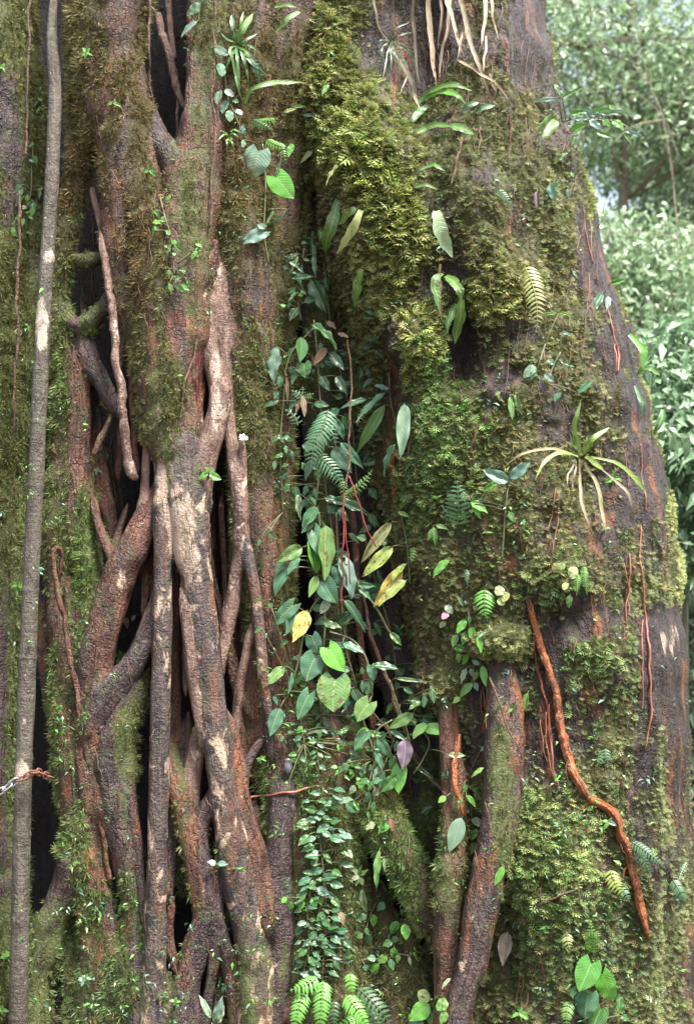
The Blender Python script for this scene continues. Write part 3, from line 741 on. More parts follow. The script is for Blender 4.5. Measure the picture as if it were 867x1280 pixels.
def moss_cols(wp, n, X):
    cum = wp.cumsum(1); r = RNG.random(n)[:, None]
    k = (r > cum).sum(1).clip(0, 4)
    mixc = (wp[:, :, None] * PAL[None]).sum(1)
    c = PAL[k] * .45 + mixc * .55
    c = c * np.exp(RNG.normal(size=(n, 1)) * .25) * (1 + .25 * fbm(X * 9, 2, 5))[:, None]
    return c * (1 + RNG.normal(size=(n, 3)) * .08)

# sprigs on the big trunk
MV, MF, MC, off = [], [], [], 0
X, N, ar = sample_tris(Vt_f, Ft, 112000)
px, py = proj(X)
den, wp = mossmap(px, py, X, MM_T, BARE_T, .64, 2)
keep = RNG.random(len(X)) < np.clip((den - .24) * 1.7, 0, 1)
X, N, den, wp = X[keep], N[keep], den[keep], wp[keep]
big = np.clip(wp[:, 0] + wp[:, 1] * .5, 0, 1)
sz = (.019 + .022 * big) * np.where((px[keep] - np.interp(py[keep], ROWS[:, 0], ROWS[:, 2])) > -14, .5, 1) * RNG.lognormal(0, .38, len(X)).clip(.5, 2.0) * (.75 + .3 * np.clip(den, 0, 1.2))
cols = moss_cols(wp, len(X), X)
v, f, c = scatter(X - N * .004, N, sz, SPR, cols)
# a thin film of short moss that blends the cushions into the bark
X2, N2, ar = sample_tris(Vt_f, Ft, 62000)
qx, qy = proj(X2)
d2, w2 = mossmap(qx, qy, X2, MM_T, BARE_T, .62, 4)
k2 = RNG.random(len(X2)) < np.clip((d2 + .12) * 1.2, 0, 1) * np.clip(1.25 - d2 * .7, 0, 1)
X2, N2, w2 = X2[k2], N2[k2], w2[k2]
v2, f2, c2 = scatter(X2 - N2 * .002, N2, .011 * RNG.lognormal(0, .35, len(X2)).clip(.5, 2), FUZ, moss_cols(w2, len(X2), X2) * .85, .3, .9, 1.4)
f = np.vstack([f, f2 + len(v)]); v = np.vstack([v, v2]); c = np.vstack([c, c2]); print('film', len(X2))
o = mesh_np('trunk_moss', v, f, mm.m, smooth=False, attrs={'Col': c})
o['kind'] = 'stuff'; o['label'] = 'yellow green feathery moss in cushions over the big trunk'
print('trunk moss', len(X))
# fuzz on the roots
MM_R = [(40, 150, 40, 160, .6, 2), (20, 400, 50, 200, .8, 2), (100, 450, 50, 120, .9, 1), (140, 80, 70, 100, 1, 3), (120, 60, 60, 60, .9, 2), (90, 230, 30, 100, .9, 3), (165, 280, 50, 130, 1, 3), (240, 130, 50, 130, .6, 3), (300, 150, 40, 200, .9, 3), (310, 420, 40, 180, 1, 2), (350, 100, 60, 150, .6, 3),
        (100, 700, 40, 250, .8, 1), (90, 880, 40, 120, .7, 1), (115, 1080, 40, 120, 1.2, 1), (170, 1150, 70, 120, .9, 1), (150, 1230, 90, 80, 1, 4), (240, 1050, 60, 80, .8, 2), (300, 1180, 60, 120, .8, 4), (370, 950, 60, 120, 1, 1), (400, 1150, 50, 150, .8, 4), (500, 1060, 60, 80, 1.2, 1), (480, 1000, 50, 50, 1.1, 0), (500, 1220, 60, 80, .9, 2), (345, 560, 30, 150, .9, 2), (345, 780, 30, 100, .7, 2), (570, 1000, 50, 200, .6, 1), (30, 1000, 30, 300, .7, 1), (60, 560, 30, 100, .6, 1)]
for (Vr, Fr, ma, mfac, sd2) in MOSSY:
    if mfac <= .01: continue
    dens = 20500 if mfac > .45 else 13000
    X, N, ar = sample_tris(Vr, Fr, lambda a: a * dens + 1)
    if not len(X): continue
    px, py = proj(X)
    den, wp = mossmap(px, py, X, MM_R, [], .3, 2, 3)
    den = den * .55 * (.35 + 1.1 * mfac) + (mfac * .9 + 1.25 * fbm(X * np.array([9, 9, 2.4]), 3, sd2 + 2)) * .85 - (.27 if mfac > .5 else .34)
    den = den + .3 * sstep(py, 1040, 1240) * sstep(-px, -345, -310)
    # moss sits more in the creases and on the sides than on the front of smooth roots
    vw = CAM - X; vw /= np.linalg.norm(vw, axis=1)[:, None]
    den = den + .25 * (1 - np.clip((N * vw).sum(1), 0, 1)) - .08
    keep = RNG.random(len(X)) < np.clip((den - .2) * 1.6, 0, 1)
    X, N, den, wp = X[keep], N[keep], den[keep], wp[keep]
    if not len(X): continue
    sz = .0165 * RNG.lognormal(0, .38, len(X)).clip(.45, 2.3) * (.6 + .5 * np.clip(den, 0, 1))
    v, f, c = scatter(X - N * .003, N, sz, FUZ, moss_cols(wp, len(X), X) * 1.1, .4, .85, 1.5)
    MV.append(v); MF.append(f + off); MC.append(c); off += len(v)
o = mesh_np('root_moss', np.vstack(MV), np.vstack(MF), mm.m, smooth=False, attrs={'Col': np.vstack(MC)})
o['kind'] = 'stuff'; o['label'] = 'short brown and green moss fuzz on the fig roots'
print('root moss tris', sum(len(f) for f in MF))
# ------------------------------------------------------------------ laying things on the surfaces
_T = np.vstack(SURF_F)
BVH = BVHTree.FromPolygons(np.vstack(SURF_V).tolist(), _T.tolist())
def hit(px, py, dmax=None):
    """depth of the bark seen at a photo pixel"""
    d = FWD * D + np.array([1.0, 0, 0]) * ((px - PW / 2) * S) + UPV * ((PH / 2 - py) * S)
    h = BVH.ray_cast(Vector(CAM), Vector(d).normalized())
    y = h[0].y if h[0] is not None else .45
    return y if dmax is None else min(y, dmax)
def on(px, py, out=.02, dmax=None):
    return P(px, py, hit(px, py, dmax) - out)

def wpath(pts, out=.02, dmax=None, depth=None, step=.015, drape=True):
    """a path of (photo x, y, radius or width px[, extra out]) laid over the bark: world points and metres"""
    p = catmull([list(q) + [0] * (4 - len(q)) for q in pts], 8)
    if depth is not None:
        y = np.full(len(p), depth)
    else:
        y = np.array([hit(q[0], q[1], dmax) for q in p])
        y0 = y.copy()
        for _ in range(5):                                 # a stiff thing bridges the hollows
            y = np.minimum(y0, np.convolve(np.pad(y, 1, 'edge'), [.25, .5, .25], 'valid'))
        y = np.convolve(np.pad(y, 2, 'edge'), [.1, .2, .4, .2, .1], 'valid') - out
    y = y - p[:, 3]
    X = Pv(p[:, 0], p[:, 1], y)
    q, s = resample(np.hstack([X, (p[:, 2] * S * (y + D) / D)[:, None]]), step)
    return q[:, :3], q[:, 3]

# ------------------------------------------------------------------ leaf, stem materials
def leaf_mat(name, rough=.32, spots=.0, trans=.25, vein=.5):
    m = NT(name)
    oi = m.n('ObjectInfo')
    uv = m.n('UVMap').outputs[0]
    sx = m.n('SeparateXYZ'); m.set(sx, 0, uv)
    au = m.math('ABSOLUTE', sx.outputs[0])
    rib = m.ramp(au, .012, .035, 1, 0)
    w = m.math('SINE', m.math('MULTIPLY', m.math('SUBTRACT', sx.outputs[1], m.math('MULTIPLY', au, .7)), 62))
    veins = m.ramp(w, .75, 1.0)
    c = oi.outputs['Color']
    tc = m.n('TexCoord').outputs['Object']
    off = m.n('VectorMath', operation='ADD'); m.set(off, 0, tc)
    cmb = m.n('CombineXYZ'); m.set(cmb, 0, m.math('MULTIPLY', oi.outputs['Random'], 40)); m.t.links.new(cmb.outputs[0], off.inputs[1])
    nz = m.noise(off.outputs[0], 2.6, 4, .6)
    c = m.mix(m.ramp(nz, .3, .7, 0, .45), c, m.mix(.5, c, (.02, .05, .015)))
    c = m.mix(m.math('MULTIPLY', veins, vein * .4), c, m.mix(.6, c, (.3, .42, .16)))
    c = m.mix(m.math('MULTIPLY', rib, vein), c, (.28, .36, .14))
    sp = m.noise(off.outputs[0], 7.0, 4, .6)
    th = .70 - spots
    c = m.mix(m.ramp(sp, th, th + .05), c, (.12, .06, .025))
    b = m.n('BsdfPrincipled'); m.set(b, 'Base Color', c); m.set(b, 'Roughness', rough); m.set(b, 'Specular IOR Level', .5)
    m.set(b, 'Normal', m.bump(m.math('ADD', m.math('MULTIPLY', veins, -.5), m.math('MULTIPLY', nz, .5)), .004, .7))
    t = m.n('BsdfTranslucent'); m.set(t, 'Color', c)
    mx = m.n('MixShader'); m.set(mx, 0, trans); m.t.links.new(b.outputs[0], mx.inputs[1]); m.t.links.new(t.outputs[0], mx.inputs[2])
    m.t.links.new(mx.outputs[0], m.out.inputs[0])
    return m.m
LEAF = leaf_mat('leaf_glossy'); LEAF_S = leaf_mat('leaf_spotted', .38, .14); LEAF_D = leaf_mat('leaf_dead', .6, .1, .1, .35); LEAF_F = leaf_mat('leaf_fern', .45, .02, .3, .25)
STEM = simple('stem_green', (.05, .07, .025), (.12, .11, .05), 60, .5)
STEM_B = simple('stem_brown', (.06, .035, .02), (.16, .1, .06), 60, .6)
THREAD = simple('thread_red', (.08, .012, .013), (.19, .026, .026), 40, .4)
DEAD = simple('dead_strap', (.17, .105, .07), (.5, .37, .29), 22, .6)

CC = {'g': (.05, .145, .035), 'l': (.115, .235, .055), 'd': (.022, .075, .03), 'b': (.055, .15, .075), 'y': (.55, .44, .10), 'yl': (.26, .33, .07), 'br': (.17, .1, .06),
      'p': (.25, .34, .2), 'pu': (.085, .055, .085), 'n': (.32, .36, .13), 'r': (.16, .04, .04), 'v': (.10, .30, .04), 's': (.16, .27, .2)}

_leafmesh = {}
def leaf_mesh(kind, var):
    key = (kind, var)
    if key in _leafmesh: return _leafmesh[key]
    r = random.Random(hash_key := (var * 31 + len(kind) * 7))
    na, nl = 7, 11
    v, uv, f = [], [], []
    droop, fold, wav = r.uniform(.08, .42), r.uniform(.15, .6), r.uniform(.01, .05)
    side, ph = r.uniform(-.07, .07), r.uniform(0, 6)
    for b in range(nl):
        t = b / (nl - 1)
        if kind == 'heart': w = (math.sin(math.pi * min(1, (t * .86 + .14)) ** .8) ** .8) if t < 1 else 0
        elif kind == 'lance': w = math.sin(math.pi * t ** .8) ** .85
        elif kind == 'round': w = math.sin(math.pi * (t * .95 + .03) ** .9) ** .62
        else: w = math.sin(math.pi * t ** .78) ** .8 * (1 - .25 * t ** 3)
        if b in (0, nl - 1): w = max(0 if kind != 'heart' or b else .55, .0)
        for a in range(na):
            u = (a / (na - 1) - .5)
            x = u * w
            y = t
            if kind == 'heart': y = t - .42 * abs(u) * 2 * (1 - t) ** 3 * .62
            z = -droop * t * t + fold * abs(x) * .9 - .55 * fold * x * x * 2 + wav * math.sin(t * 16 + ph + (3 if u > 0 else 0)) * abs(u) * 2
            v.append((x + side * math.sin(t * math.pi) , y, z)); uv.append((u * max(w, .02), t))
    for b in range(nl - 1):
        for a in range(na - 1):
            q = b * na + a
            f.append((q, q + 1, q + na + 1, q + na))
    me = mesh_np('leaf', np.array(v), np.array(f), LEAF, uv=np.array(uv), link=False)
    _leafmesh[key] = me
    return me
_leafcopy = {}
def leaf_mesh_m(kind, var, mat):
    if mat is LEAF: return leaf_mesh(kind, var)
    k = (kind, var, mat.name)
    if k not in _leafcopy:
        m = leaf_mesh(kind, var).copy(); m.materials[0] = mat; _leafcopy[k] = m
    return _leafcopy[k]

def put_leaf(parent, kind, A, B, wid, col, mat=None, name='leaf', tilt=0.0, rnd=None):
    """a leaf from A to B (world), wid metres across"""
    r = rnd or random
    A = np.asarray(A); B = np.asarray(B)
    L = np.linalg.norm(B - A); y = (B - A) / L
    vw = CAM - A; vw /= np.linalg.norm(vw)
    n = vw * .9 + np.array([0, 0, .42]) + np.array([r.uniform(-.65, .65), 0, r.uniform(-.3, .4)])
    n = n - (n @ y) * y; n /= np.linalg.norm(n)
    x = np.cross(y, n)
    o = bpy.data.objects.new(name, leaf_mesh_m(kind, r.randrange(8), mat or LEAF))
    COL.objects.link(o)
    o.parent = parent
    pl = np.array(parent.location) if parent else np.zeros(3)
    M = Matrix(((x[0] * wid, y[0] * L, n[0] * L, A[0] - pl[0]), (x[1] * wid, y[1] * L, n[1] * L, A[1] - pl[1]), (x[2] * wid, y[2] * L, n[2] * L, A[2] - pl[2]), (0, 0, 0, 1)))
    o.matrix_basis = M
    c = CC[col] if isinstance(col, str) else col
    k = math.exp(r.gauss(0, .14))
    o.color = (min(1, c[0] * k * r.uniform(.88, 1.12)), min(1, c[1] * k), min(1, c[2] * k * r.uniform(.85, 1.15)), 1)
    return o

def tubes_obj(name, lst, mat, parent, ns=6, wob=0.0, **kw):
    V, F3, F4, UV, off = [], [], [], [], 0
    for C, R in lst:
        C = np.array(C, float); R = np.asarray(R, float)
        if wob:
            q_ = np.linalg.norm(C - C[0], axis=1)[:, None] * np.array([[1, 1, 1.0]])
            e_ = np.sin(np.linspace(0, math.pi, len(C)))[:, None] ** .5
            for fr, am in ((6, 1.0), (15, .5)):
                C = C + e_ * wob * am * np.stack([vnoise(q_ * fr + C[0] * 9 + k_ * 31.7, k_) for k_ in range(3)], 1)
            R = R * (1 + .25 * vnoise(q_ * 30 + C[0], 6))
        v, fs, uv = tube_np(np.asarray(C), np.asarray(R), ns, **kw)
        V.append(v); UV.append(uv)
        F4.append(fs[0] + off); F3.append(np.vstack(fs[1:]) + off); off += len(v)
    return mesh_np(name, np.vstack(V), [np.vstack(F4), np.vstack(F3)], mat, parent, uv=np.vstack(UV), attrs={'moss': np.zeros(off), 'pale': pale_attr(np.vstack(V))})

def bez(a, b, c, n=7):
    t = np.linspace(0, 1, n)[:, None]
    return (1 - t) ** 2 * a + 2 * t * (1 - t) * b + t * t * c

def plant(name, label, cat, leaves, stems=(), out=.03, dmax=None, lift=.25, group=None, spots=(), srad=1.3, dead=False, stem_mat=None, loc=None, seed=0):
    """leaves: (kind, base x, base y, tip x, tip y, width px, colour); stems: lists of (x, y) photo points"""
    r = random.Random(seed + len(leaves) * 13 + int(leaves[0][1]))
    b0 = stems[0][-1] if stems else (sum(l[1] for l in leaves) / len(leaves), sum(l[2] for l in leaves) / len(leaves))
    root_ = thing(name, label, cat, on(b0[0], b0[1], 0, dmax) if loc is None else loc, group)
    tubes, nodes, which = [], [], []
    for st in stems:
        C, R = wpath([(q[0], q[1], srad) for q in st], out * .5, dmax)
        tubes.append([(C, R)]); which += [len(nodes)] * len(C); nodes.append(C)
    nodes = np.vstack(nodes) if nodes else None
    for q, l in enumerate(leaves):
        kind, bx, by, tx, ty, w, col = l[:7]
        extra = l[7] if len(l) > 7 else 0
        yb = hit(bx, by, dmax) - out - extra - r.uniform(0, .02)
        L = math.hypot(tx - bx, ty - by) * S
        yt = min(yb - lift * L * r.uniform(.3, 1.5) , hit(tx, ty, None) - .012)
        yt = max(yt, yb - L * .9)
        A, B = P(bx, by, yb), P(tx, ty, yt)
        sc_ = (yb + D) / D
        mat = LEAF_D if (dead or col in ('br', 'pu', 'r')) else (LEAF_S if (col in ('y', 'p', 'yl', 'n') or q in spots) else LEAF)
        put_leaf(root_, kind, A, B, w * S * sc_, col, mat, 'dead_leaf' if col in ('br', 'pu', 'r') else 'leaf', rnd=r)
        if nodes is not None:
            dd = np.linalg.norm(nodes - A - np.array([0, 0, -.01]), axis=1); N0 = nodes[dd.argmin()]; grp = tubes[which[dd.argmin()]]
        else:
            grp = []; tubes.append(grp)
            N0 = P(bx + r.uniform(-3, 3) - (tx - bx) * .25, by + 4 - (ty - by) * .2, hit(bx, by, dmax) + .01)
        mid = (A + N0) / 2 + np.array([0, -.01, .012])
        C = bez(N0, mid, A)
        grp.append((C, np.full(len(C), .0019 * (1.4 if w > 15 else 1))))
    for grp in tubes:
        tubes_obj('stem' if nodes is not None else 'leaf_stalk', grp, stem_mat or STEM, root_, 5)
    return root_

def ribbon(C, W, fold=.25, up=None):
    """a strap leaf: three vertices across, folded along the middle"""
    n = len(C)
    T = np.gradient(C, axis=0); T /= np.linalg.norm(T, axis=1)[:, None] + 1e-9
    vw = CAM[None] - C; vw /= np.linalg.norm(vw, axis=1)[:, None]
    nn = vw + np.array([[0, 0, .5]]); nn = nn - (nn * T).sum(1)[:, None] * T; nn /= np.linalg.norm(nn, axis=1)[:, None] + 1e-9
    b = np.cross(T, nn)
    V = np.stack([C - b * W[:, None] + nn * W[:, None] * fold, C, C + b * W[:, None] + nn * W[:, None] * fold], 1).reshape(-1, 3)
    F = []
    for i in range(n - 1):
        q = i * 3
        F += [(q, q + 1, q + 4, q + 3), (q + 1, q + 2, q + 5, q + 4)]
    uv = np.stack([np.tile([-.12, 0, .12], n), np.repeat(np.linspace(0, 1, n), 3)], 1)
    return V, np.array(F), uv

def strap(parent, pts, w, col, out=.03, mat=None, name='leaf', taper=(.5, .08), bulge=0.0, dmax=None, rise=0.0):
    C, _ = wpath([(q[0], q[1], 1, (q[2] if len(q) > 2 else 0)) for q in pts], out, dmax, step=.008)
    n = len(C); t = np.linspace(0, 1, n)
    prof = np.interp(t, [0, .35, .75, 1], [taper[0], 1, .8 + bulge, taper[1]])
    prof = prof * (1 + .16 * vnoise(np.stack([t * 9 + C[0, 0] * 50, t * 0, t * 0], 1), 3))
    C = C + (.006 * vnoise(np.stack([t * 5 + C[0, 2] * 40, t * 0, t * 0], 1), 4))[:, None] * np.array([[1.0, -.6, 0]]) * np.sin(t * math.pi)[:, None]
    V, F, uv = ribbon(C, w * S * .5 * prof, .3)
    o = mesh_np(name, V, F, mat or LEAF, parent, uv=uv)
    c = CC[col] if isinstance(col, str) else col
    k = random.uniform(.85, 1.15)
    o.color = (c[0] * k, c[1] * k, c[2] * k, 1)
    return o

def frond(parent, bx, by, tx, ty, w, col, bend=0.0, out=.035, dmax=None, gap=3.6, lift=.3, name='frond', pw=.34, blunt=.7):
    """a fern frond: midrib and two rows of leaflets"""
    mx_, my_ = (bx + tx) / 2 - (ty - by) * bend, (by + ty) / 2 + (tx - bx) * bend
    p = bez(np.array([bx, by]), np.array([mx_, my_]), np.array([tx, ty]), 24)
    yb = hit(bx, by, dmax) - out
    L = math.hypot(tx - bx, ty - by) * S
    yt = min(yb - lift * L, hit(tx, ty, dmax) - out * .6)
    ys = yb + (yt - yb) * np.linspace(0, 1, 24) ** .9 - .12 * L * np.sin(np.linspace(0, math.pi, 24))
    X = Pv(p[:, 0], p[:, 1], ys)
    q, s = resample(X, .004)
    n = max(5, int(L / (gap * S)))
    Vs, Fs, UVs, off = [], [], [], 0
    rr = np.interp(np.linspace(0, 1, len(q)), [0, 1], [.0022, .0008])
    v, fs, uv = tube_np(q, rr, 4, cap=False); Vs.append(v); Fs.append(fs[0]); UVs.append(np.zeros((len(v), 2))); off += len(v)
    T = np.gradient(q, axis=0); T /= np.linalg.norm(T, axis=1)[:, None]
    for k in range(n):
        t = (k + .6) / n
        i = min(len(q) - 1, int(t * (len(q) - 1)))
        c, d = q[i], T[i]
        vw = CAM - c; vw /= np.linalg.norm(vw)
        nn = vw + np.array([0, 0, .45]); nn -= (nn @ d) * d; nn /= np.linalg.norm(nn)
        b = np.cross(d, nn)
        pl = w * S * .5 * (math.sin(math.pi * (t * .8 + .2) ** blunt) ** .7 + .06) * random.uniform(.88, 1.08)
        hw = min(gap * S * .85, pl * pw)
        for sd_ in (-1, 1):
            ax = b * sd_ * .93 + d * .36; ax /= np.linalg.norm(ax)
            cr = np.cross(ax, nn)
            pts = []
            for tt_, wv in ((0, .35), (.3, 1), (.65, .8), (1, .05)):
                m_ = c + ax * pl * tt_ - nn * pl * .28 * tt_ * tt_ - np.array([0, 0, .15 * pl * tt_ * tt_])
                pts += [m_ - cr * hw * wv * .5, m_ + cr * hw * wv * .5]
            Vs.append(np.array(pts)); UVs.append(np.array([(-.1, .2), (.1, .2)] * 4))
            Fs.append(np.array([(0, 1, 3, 2), (2, 3, 5, 4), (4, 5, 7, 6)]) + off); off += 8
    o = mesh_np(name, np.vstack(Vs), np.vstack(Fs), LEAF_F, parent, uv=np.vstack(UVs), smooth=False)
    cc = CC[col] if isinstance(col, str) else col
    k = random.uniform(.9, 1.12)
    o.color = (cc[0] * k, cc[1] * k, cc[2] * k, 1)
    return o

def fern(label, fronds, name='fern', dmax=None, loc=None, **kw):
    f0 = fronds[0]
    o = thing(name, label, 'fern', on(f0[0], f0[1], .01, dmax) if loc is None else loc)
    for f in fronds:
        frond(o, *f[:6], bend=f[6] if len(f) > 6 else random.uniform(-.18, .18), dmax=dmax, **kw)
    return o

def rope(name, label, cat, pts, mat, out=.01, ns=12, ridge=.12, lump=.1, dmax=None, depth=None, extra=(), seed=1, group=None, moss=0.0, step=.014):
    """one free root, liana or twig as one mesh"""
    C, R = wpath(pts, out, dmax, depth, step)
    lst = [(C, R)]
    for e in extra: lst.append(wpath(e, out, dmax, depth, step))
    o = tubes_obj(name, lst, mat, None, ns, wob=.012 if ns < 10 else .008, ridge=ridge, lump=lump, seed=seed)
    tag(o, label, cat, group)
    return o
# ------------------------------------------------------------------ lianas, hanging and peeling roots
_t = thing('liana', 'straight grey liana with pale blotches hanging at the far left, full height', 'liana', P(22, 1340, -.06))
LV = [(74, -60, 5, .14), (67, 5, 6, .06), (65, 50, 8, .03), (69, 110, 9, .0), (67, 180, 9.5, -.03), (62, 280, 9.5, -.05), (56, 370, 10, -.06), (52, 450, 10.5, -.07), (47, 560, 11, -.07), (42, 660, 11, -.07), (38, 750, 11, -.07), (34, 850, 11.5, -.07), (30, 960, 11.5, -.07), (27, 1070, 11.5, -.07), (25, 1170, 12, -.07), (23, 1280, 12, -.06), (22, 1345, 12, -.05)]
p = catmull(LV, 8); X = Pv(p[:, 0], p[:, 1], p[:, 3]); q, s = resample(np.hstack([X, (p[:, 2] * .92 * S)[:, None]]), .008)
q[:, 3] *= 1 + .09 * np.exp(-(((s + .04 * np.sin(s * 9)) % .31 - .1) / .009) ** 2) + .05 * vnoise(np.stack([s * 5, s * 0, s * 0], 1), 3)
_o = tubes_obj('liana_stem', [(q[:, :3], q[:, 3])], BARK['grey'], _t, 20, ridge=.05, lump=.05, seed=4)
add_surface(*[(v, f[0]) for v, f, u in [tube_np(q[:, :3], q[:, 3], 20, .05, .05, 4)]][0])
BVH = BVHTree.FromPolygons(np.vstack(SURF_V).tolist(), np.vstack(SURF_F).tolist())

def hang(label, pts, mat='pink', name='hanging_root', cat='root', **kw):
    p = catmull(pts, 8); X = Pv(p[:, 0], p[:, 1], p[:, 3])
    q, s = resample(np.hstack([X, (p[:, 2] * S)[:, None]]), .015)
    o = tubes_obj(name, [(q[:, :3], q[:, 3])], BARK[mat] if isinstance(mat, str) else mat, None, 10, wob=.01, ridge=.15, lump=.12, seed=int(pts[0][0]))
    return tag(o, label, cat, **kw)
hang('thin pale hanging root snapped off above the crossing roots at left', [(116, 236, 4, .12), (124, 280, 4.5, .08), (130, 320, 5, .03), (137, 370, 5, .02), (144, 430, 5.5, .02), (150, 490, 6, .02), (157, 550, 6, .03), (165, 590, 7, .05), (172, 598, 4, .06)])
hang('thin brown hanging root just right of the snapped pale one', [(158, 385, 4, .11), (162, 440, 5, .09), (164, 490, 4.5, .09), (167, 540, 4, .10), (172, 590, 4, .11)], 'red')
hang('pale forked root hanging in the dark eye at the top', [(198, 18, 5, .28), (203, 42, 6, .25), (212, 65, 6.5, .23), (218, 90, 6, .22), (224, 118, 5, .2), (231, 135, 4, .18)])
hang('short pale prong joining the forked root in the top eye', [(210, -5, 5, .27), (213, 20, 4.5, .25), (215, 45, 4.5, .24), (217, 74, 5, .23)])
hang('slender twig like root at the bottom of the top eye', [(222, 118, 2, .2), (221, 150, 1.8, .2), (220, 178, 1.6, .18)], 'twig')
hang('thin root crossing the left rim of the top eye', [(188, -20, 1.8, .0), (185, 60, 1.8, .02), (186, 100, 1.8, .06), (194, 135, 2, .1), (202, 158, 2, .13)], 'twig')
hang('wiry vine hanging before the mossy slab at far left', [(40, -30, 1.8, .02), (36, 40, 1.8, .02), (36, 80, 1.6, .03), (33, 130, 1.6, .04), (32, 195, 1.4, .05)], 'twig', 'hanging_vine', 'vine')
hang('wiry vine hanging lower on the mossy slab at far left', [(24, 240, 1.6, .03), (24, 320, 1.8, .03), (22, 400, 1.8, .03), (19, 460, 1.6, .03), (18, 540, 1.2, .05)], 'twig', 'hanging_vine', 'vine')
hang('dark red wandering root with a hooked top left of the crossing roots', [(76, 720, 2, .12), (78, 690, 3, .09), (70, 688, 3.4, .07), (69, 710, 3.4, .06), (76, 750, 3.6, .05), (85, 800, 3.6, .05), (93, 850, 3.6, .05), (102, 900, 3.6, .06), (108, 940, 3.6, .06), (112, 958, 4, .06)], 'red')
hang('thin dark red root running down the mossy lower left root', [(112, 958, 3, .07), (118, 985, 2.8, .06), (124, 1015, 3, .06), (131, 1060, 3, .06), (138, 1100, 3, .07)], 'red')
hang('short twig branching left in the dark gap below the snapped root', [(139, 520, 3, .12), (127, 545, 4, .1), (116, 570, 4, .1)], 'twig')
for _i, (x, y0, y1, d) in enumerate([(141, 545, 655, .34), (149, 560, 660, .36), (113, 250, 320, .35), (117, 330, 390, .34), (278, 610, 720, .3)]):
    hang(['thin root line deep in the dark gap at left', 'second thin root line deep in the dark gap at left', 'thin root line in the small eye above the web', 'thread root in the second dark eye', 'thin root line in the dark gap right of the pale elbow'][_i], [(x, y0, 1.5, d), (x + 2, (y0 + y1) / 2, 1.5, d - .03), (x + 5, y1, 1.5, d)], 'red')

# orange peeling roots on the big trunk
_or = rope('root_body', '', '', [(658, 745, 2, -.03), (662, 762, 3.6), (667, 780, 4.4), (676, 808, 4.6), (685, 837, 4.8), (693, 868, 5.2), (699, 902, 5.8), (706, 934, 5.6), (713, 960, 5.8), (722, 978, 5.6), (736, 997, 5.8), (754, 1005, 5.6), (767, 1020, 5.8), (774, 1044, 5.6), (786, 1064, 5.8), (793, 1098, 5.4), (801, 1135, 5), (807, 1160, 4), (810, 1178, 2, -.03)], BARK['orange'], .018, 18, .2, .2, seed=3, step=.008)
_ot = thing('aerial_root', 'long bright orange peeling root snaking down the mossy trunk', 'root', on(660, 760, 0))
for _k in ('label', 'category'): del _or[_k]
_or.parent = _ot; _or.location = -_ot.location
rope('aerial_root', 'short curved orange root at the left edge of the big trunk', 'root', [(497, 564, 2.5), (491, 578, 3.8), (491, 600, 4), (494, 622, 4), (497, 645, 3.5), (502, 660, 2.4)], BARK['orange'], .02, 10, seed=5)
rope('aerial_root', 'orange root hanging between the two lower roots of the trunk', 'root', [(574, 918, 2.6), (570, 940, 3.6), (568, 962, 4), (570, 985, 3.8), (576, 1005, 3.4), (579, 1020, 2)], BARK['orange'], .03, 10, seed=6)
RV = [((800, 658, 1), (801, 700, 1.2), (805, 760, 1.3), (807, 800, 1.5), (812, 850, 1.5), (813, 900, 1.3), (806, 935, .9)), ((803, 775, .8), (803, 820, 1), (802, 888, .8))]
rope('hanging_root', 'thin red brown double root dangling by the right edge of the trunk', 'root', RV[0], simple('root_red', (.11, .03, .022), (.3, .11, .065), 40), .012, 6, extra=RV[1:], seed=2)
RM = bpy.data.materials['root_red']
for lab, pts, ex in [
    ('red rootlet pair on bare bark at upper right of the trunk', [(729, 262, 1), (733, 300, 1.4), (741, 330, 1.3)], [[(735, 270, .8), (737, 300, 1), (738, 320, .8)]]),
    ('forked orange rootlet on bare bark right of the bleached fern', [(758, 385, 1), (764, 415, 2), (772, 440, 2.4), (771, 465, 1.6)], [[(768, 430, 1.5), (766, 455, 1.4), (768, 470, .8)], [(748, 428, 1), (753, 445, 1), (756, 455, .8)]]),
    ('two red rootlets right of the bromeliad', [(782, 560, .9), (784, 590, 1.2), (785, 610, 1)], [[(800, 555, 1), (803, 590, 1.4), (808, 640, 1.1)]]),
    ('dark red rootlet bundle left of the dangling double root', [(786, 692, 1.2), (784, 730, 1.8), (781, 760, 1.5), (787, 790, 1), (776, 802, 1.2)], [[(779, 705, 1), (783, 735, 1.2), (784, 770, 1)]]),
    ('red fibres peeling beside the upper part of the long orange root', [(686, 880, 1.5), (688, 920, 2), (693, 960, 2.2), (699, 985, 1)], [[(682, 890, 1), (684, 930, 1.4), (690, 970, 1)], [(675, 900, .8), (682, 945, 1), (697, 980, .8)]]),
    ('thin brown rootlets below the vine cluster on the trunk', [(603, 858, 1), (605, 885, 1.2), (608, 912, .8)], [[(601, 862, .8), (600, 885, 1), (606, 905, .7)]]),
    ('short red rootlets under the left of the bromeliad', [(694, 610, .9), (688, 640, 1.2), (682, 668, 1)], [[(698, 615, .8), (695, 645, 1.1), (690, 690, .8)]])]:
    rope('rootlet', lab, 'root', [(p_[0], p_[1], p_[2] * .72) for p_ in pts], RM, .012, 5, extra=[[(p_[0], p_[1], p_[2] * .7) for p_ in e_] for e_ in ex], seed=int(pts[0][0]))
rope('twig', 'straight thin orange stick leaning across the dark root on the trunk', 'twig', [(611, 846, 1.3), (632, 897, 1.4), (652, 948, 1)], BARK['twig'], .03, 6)
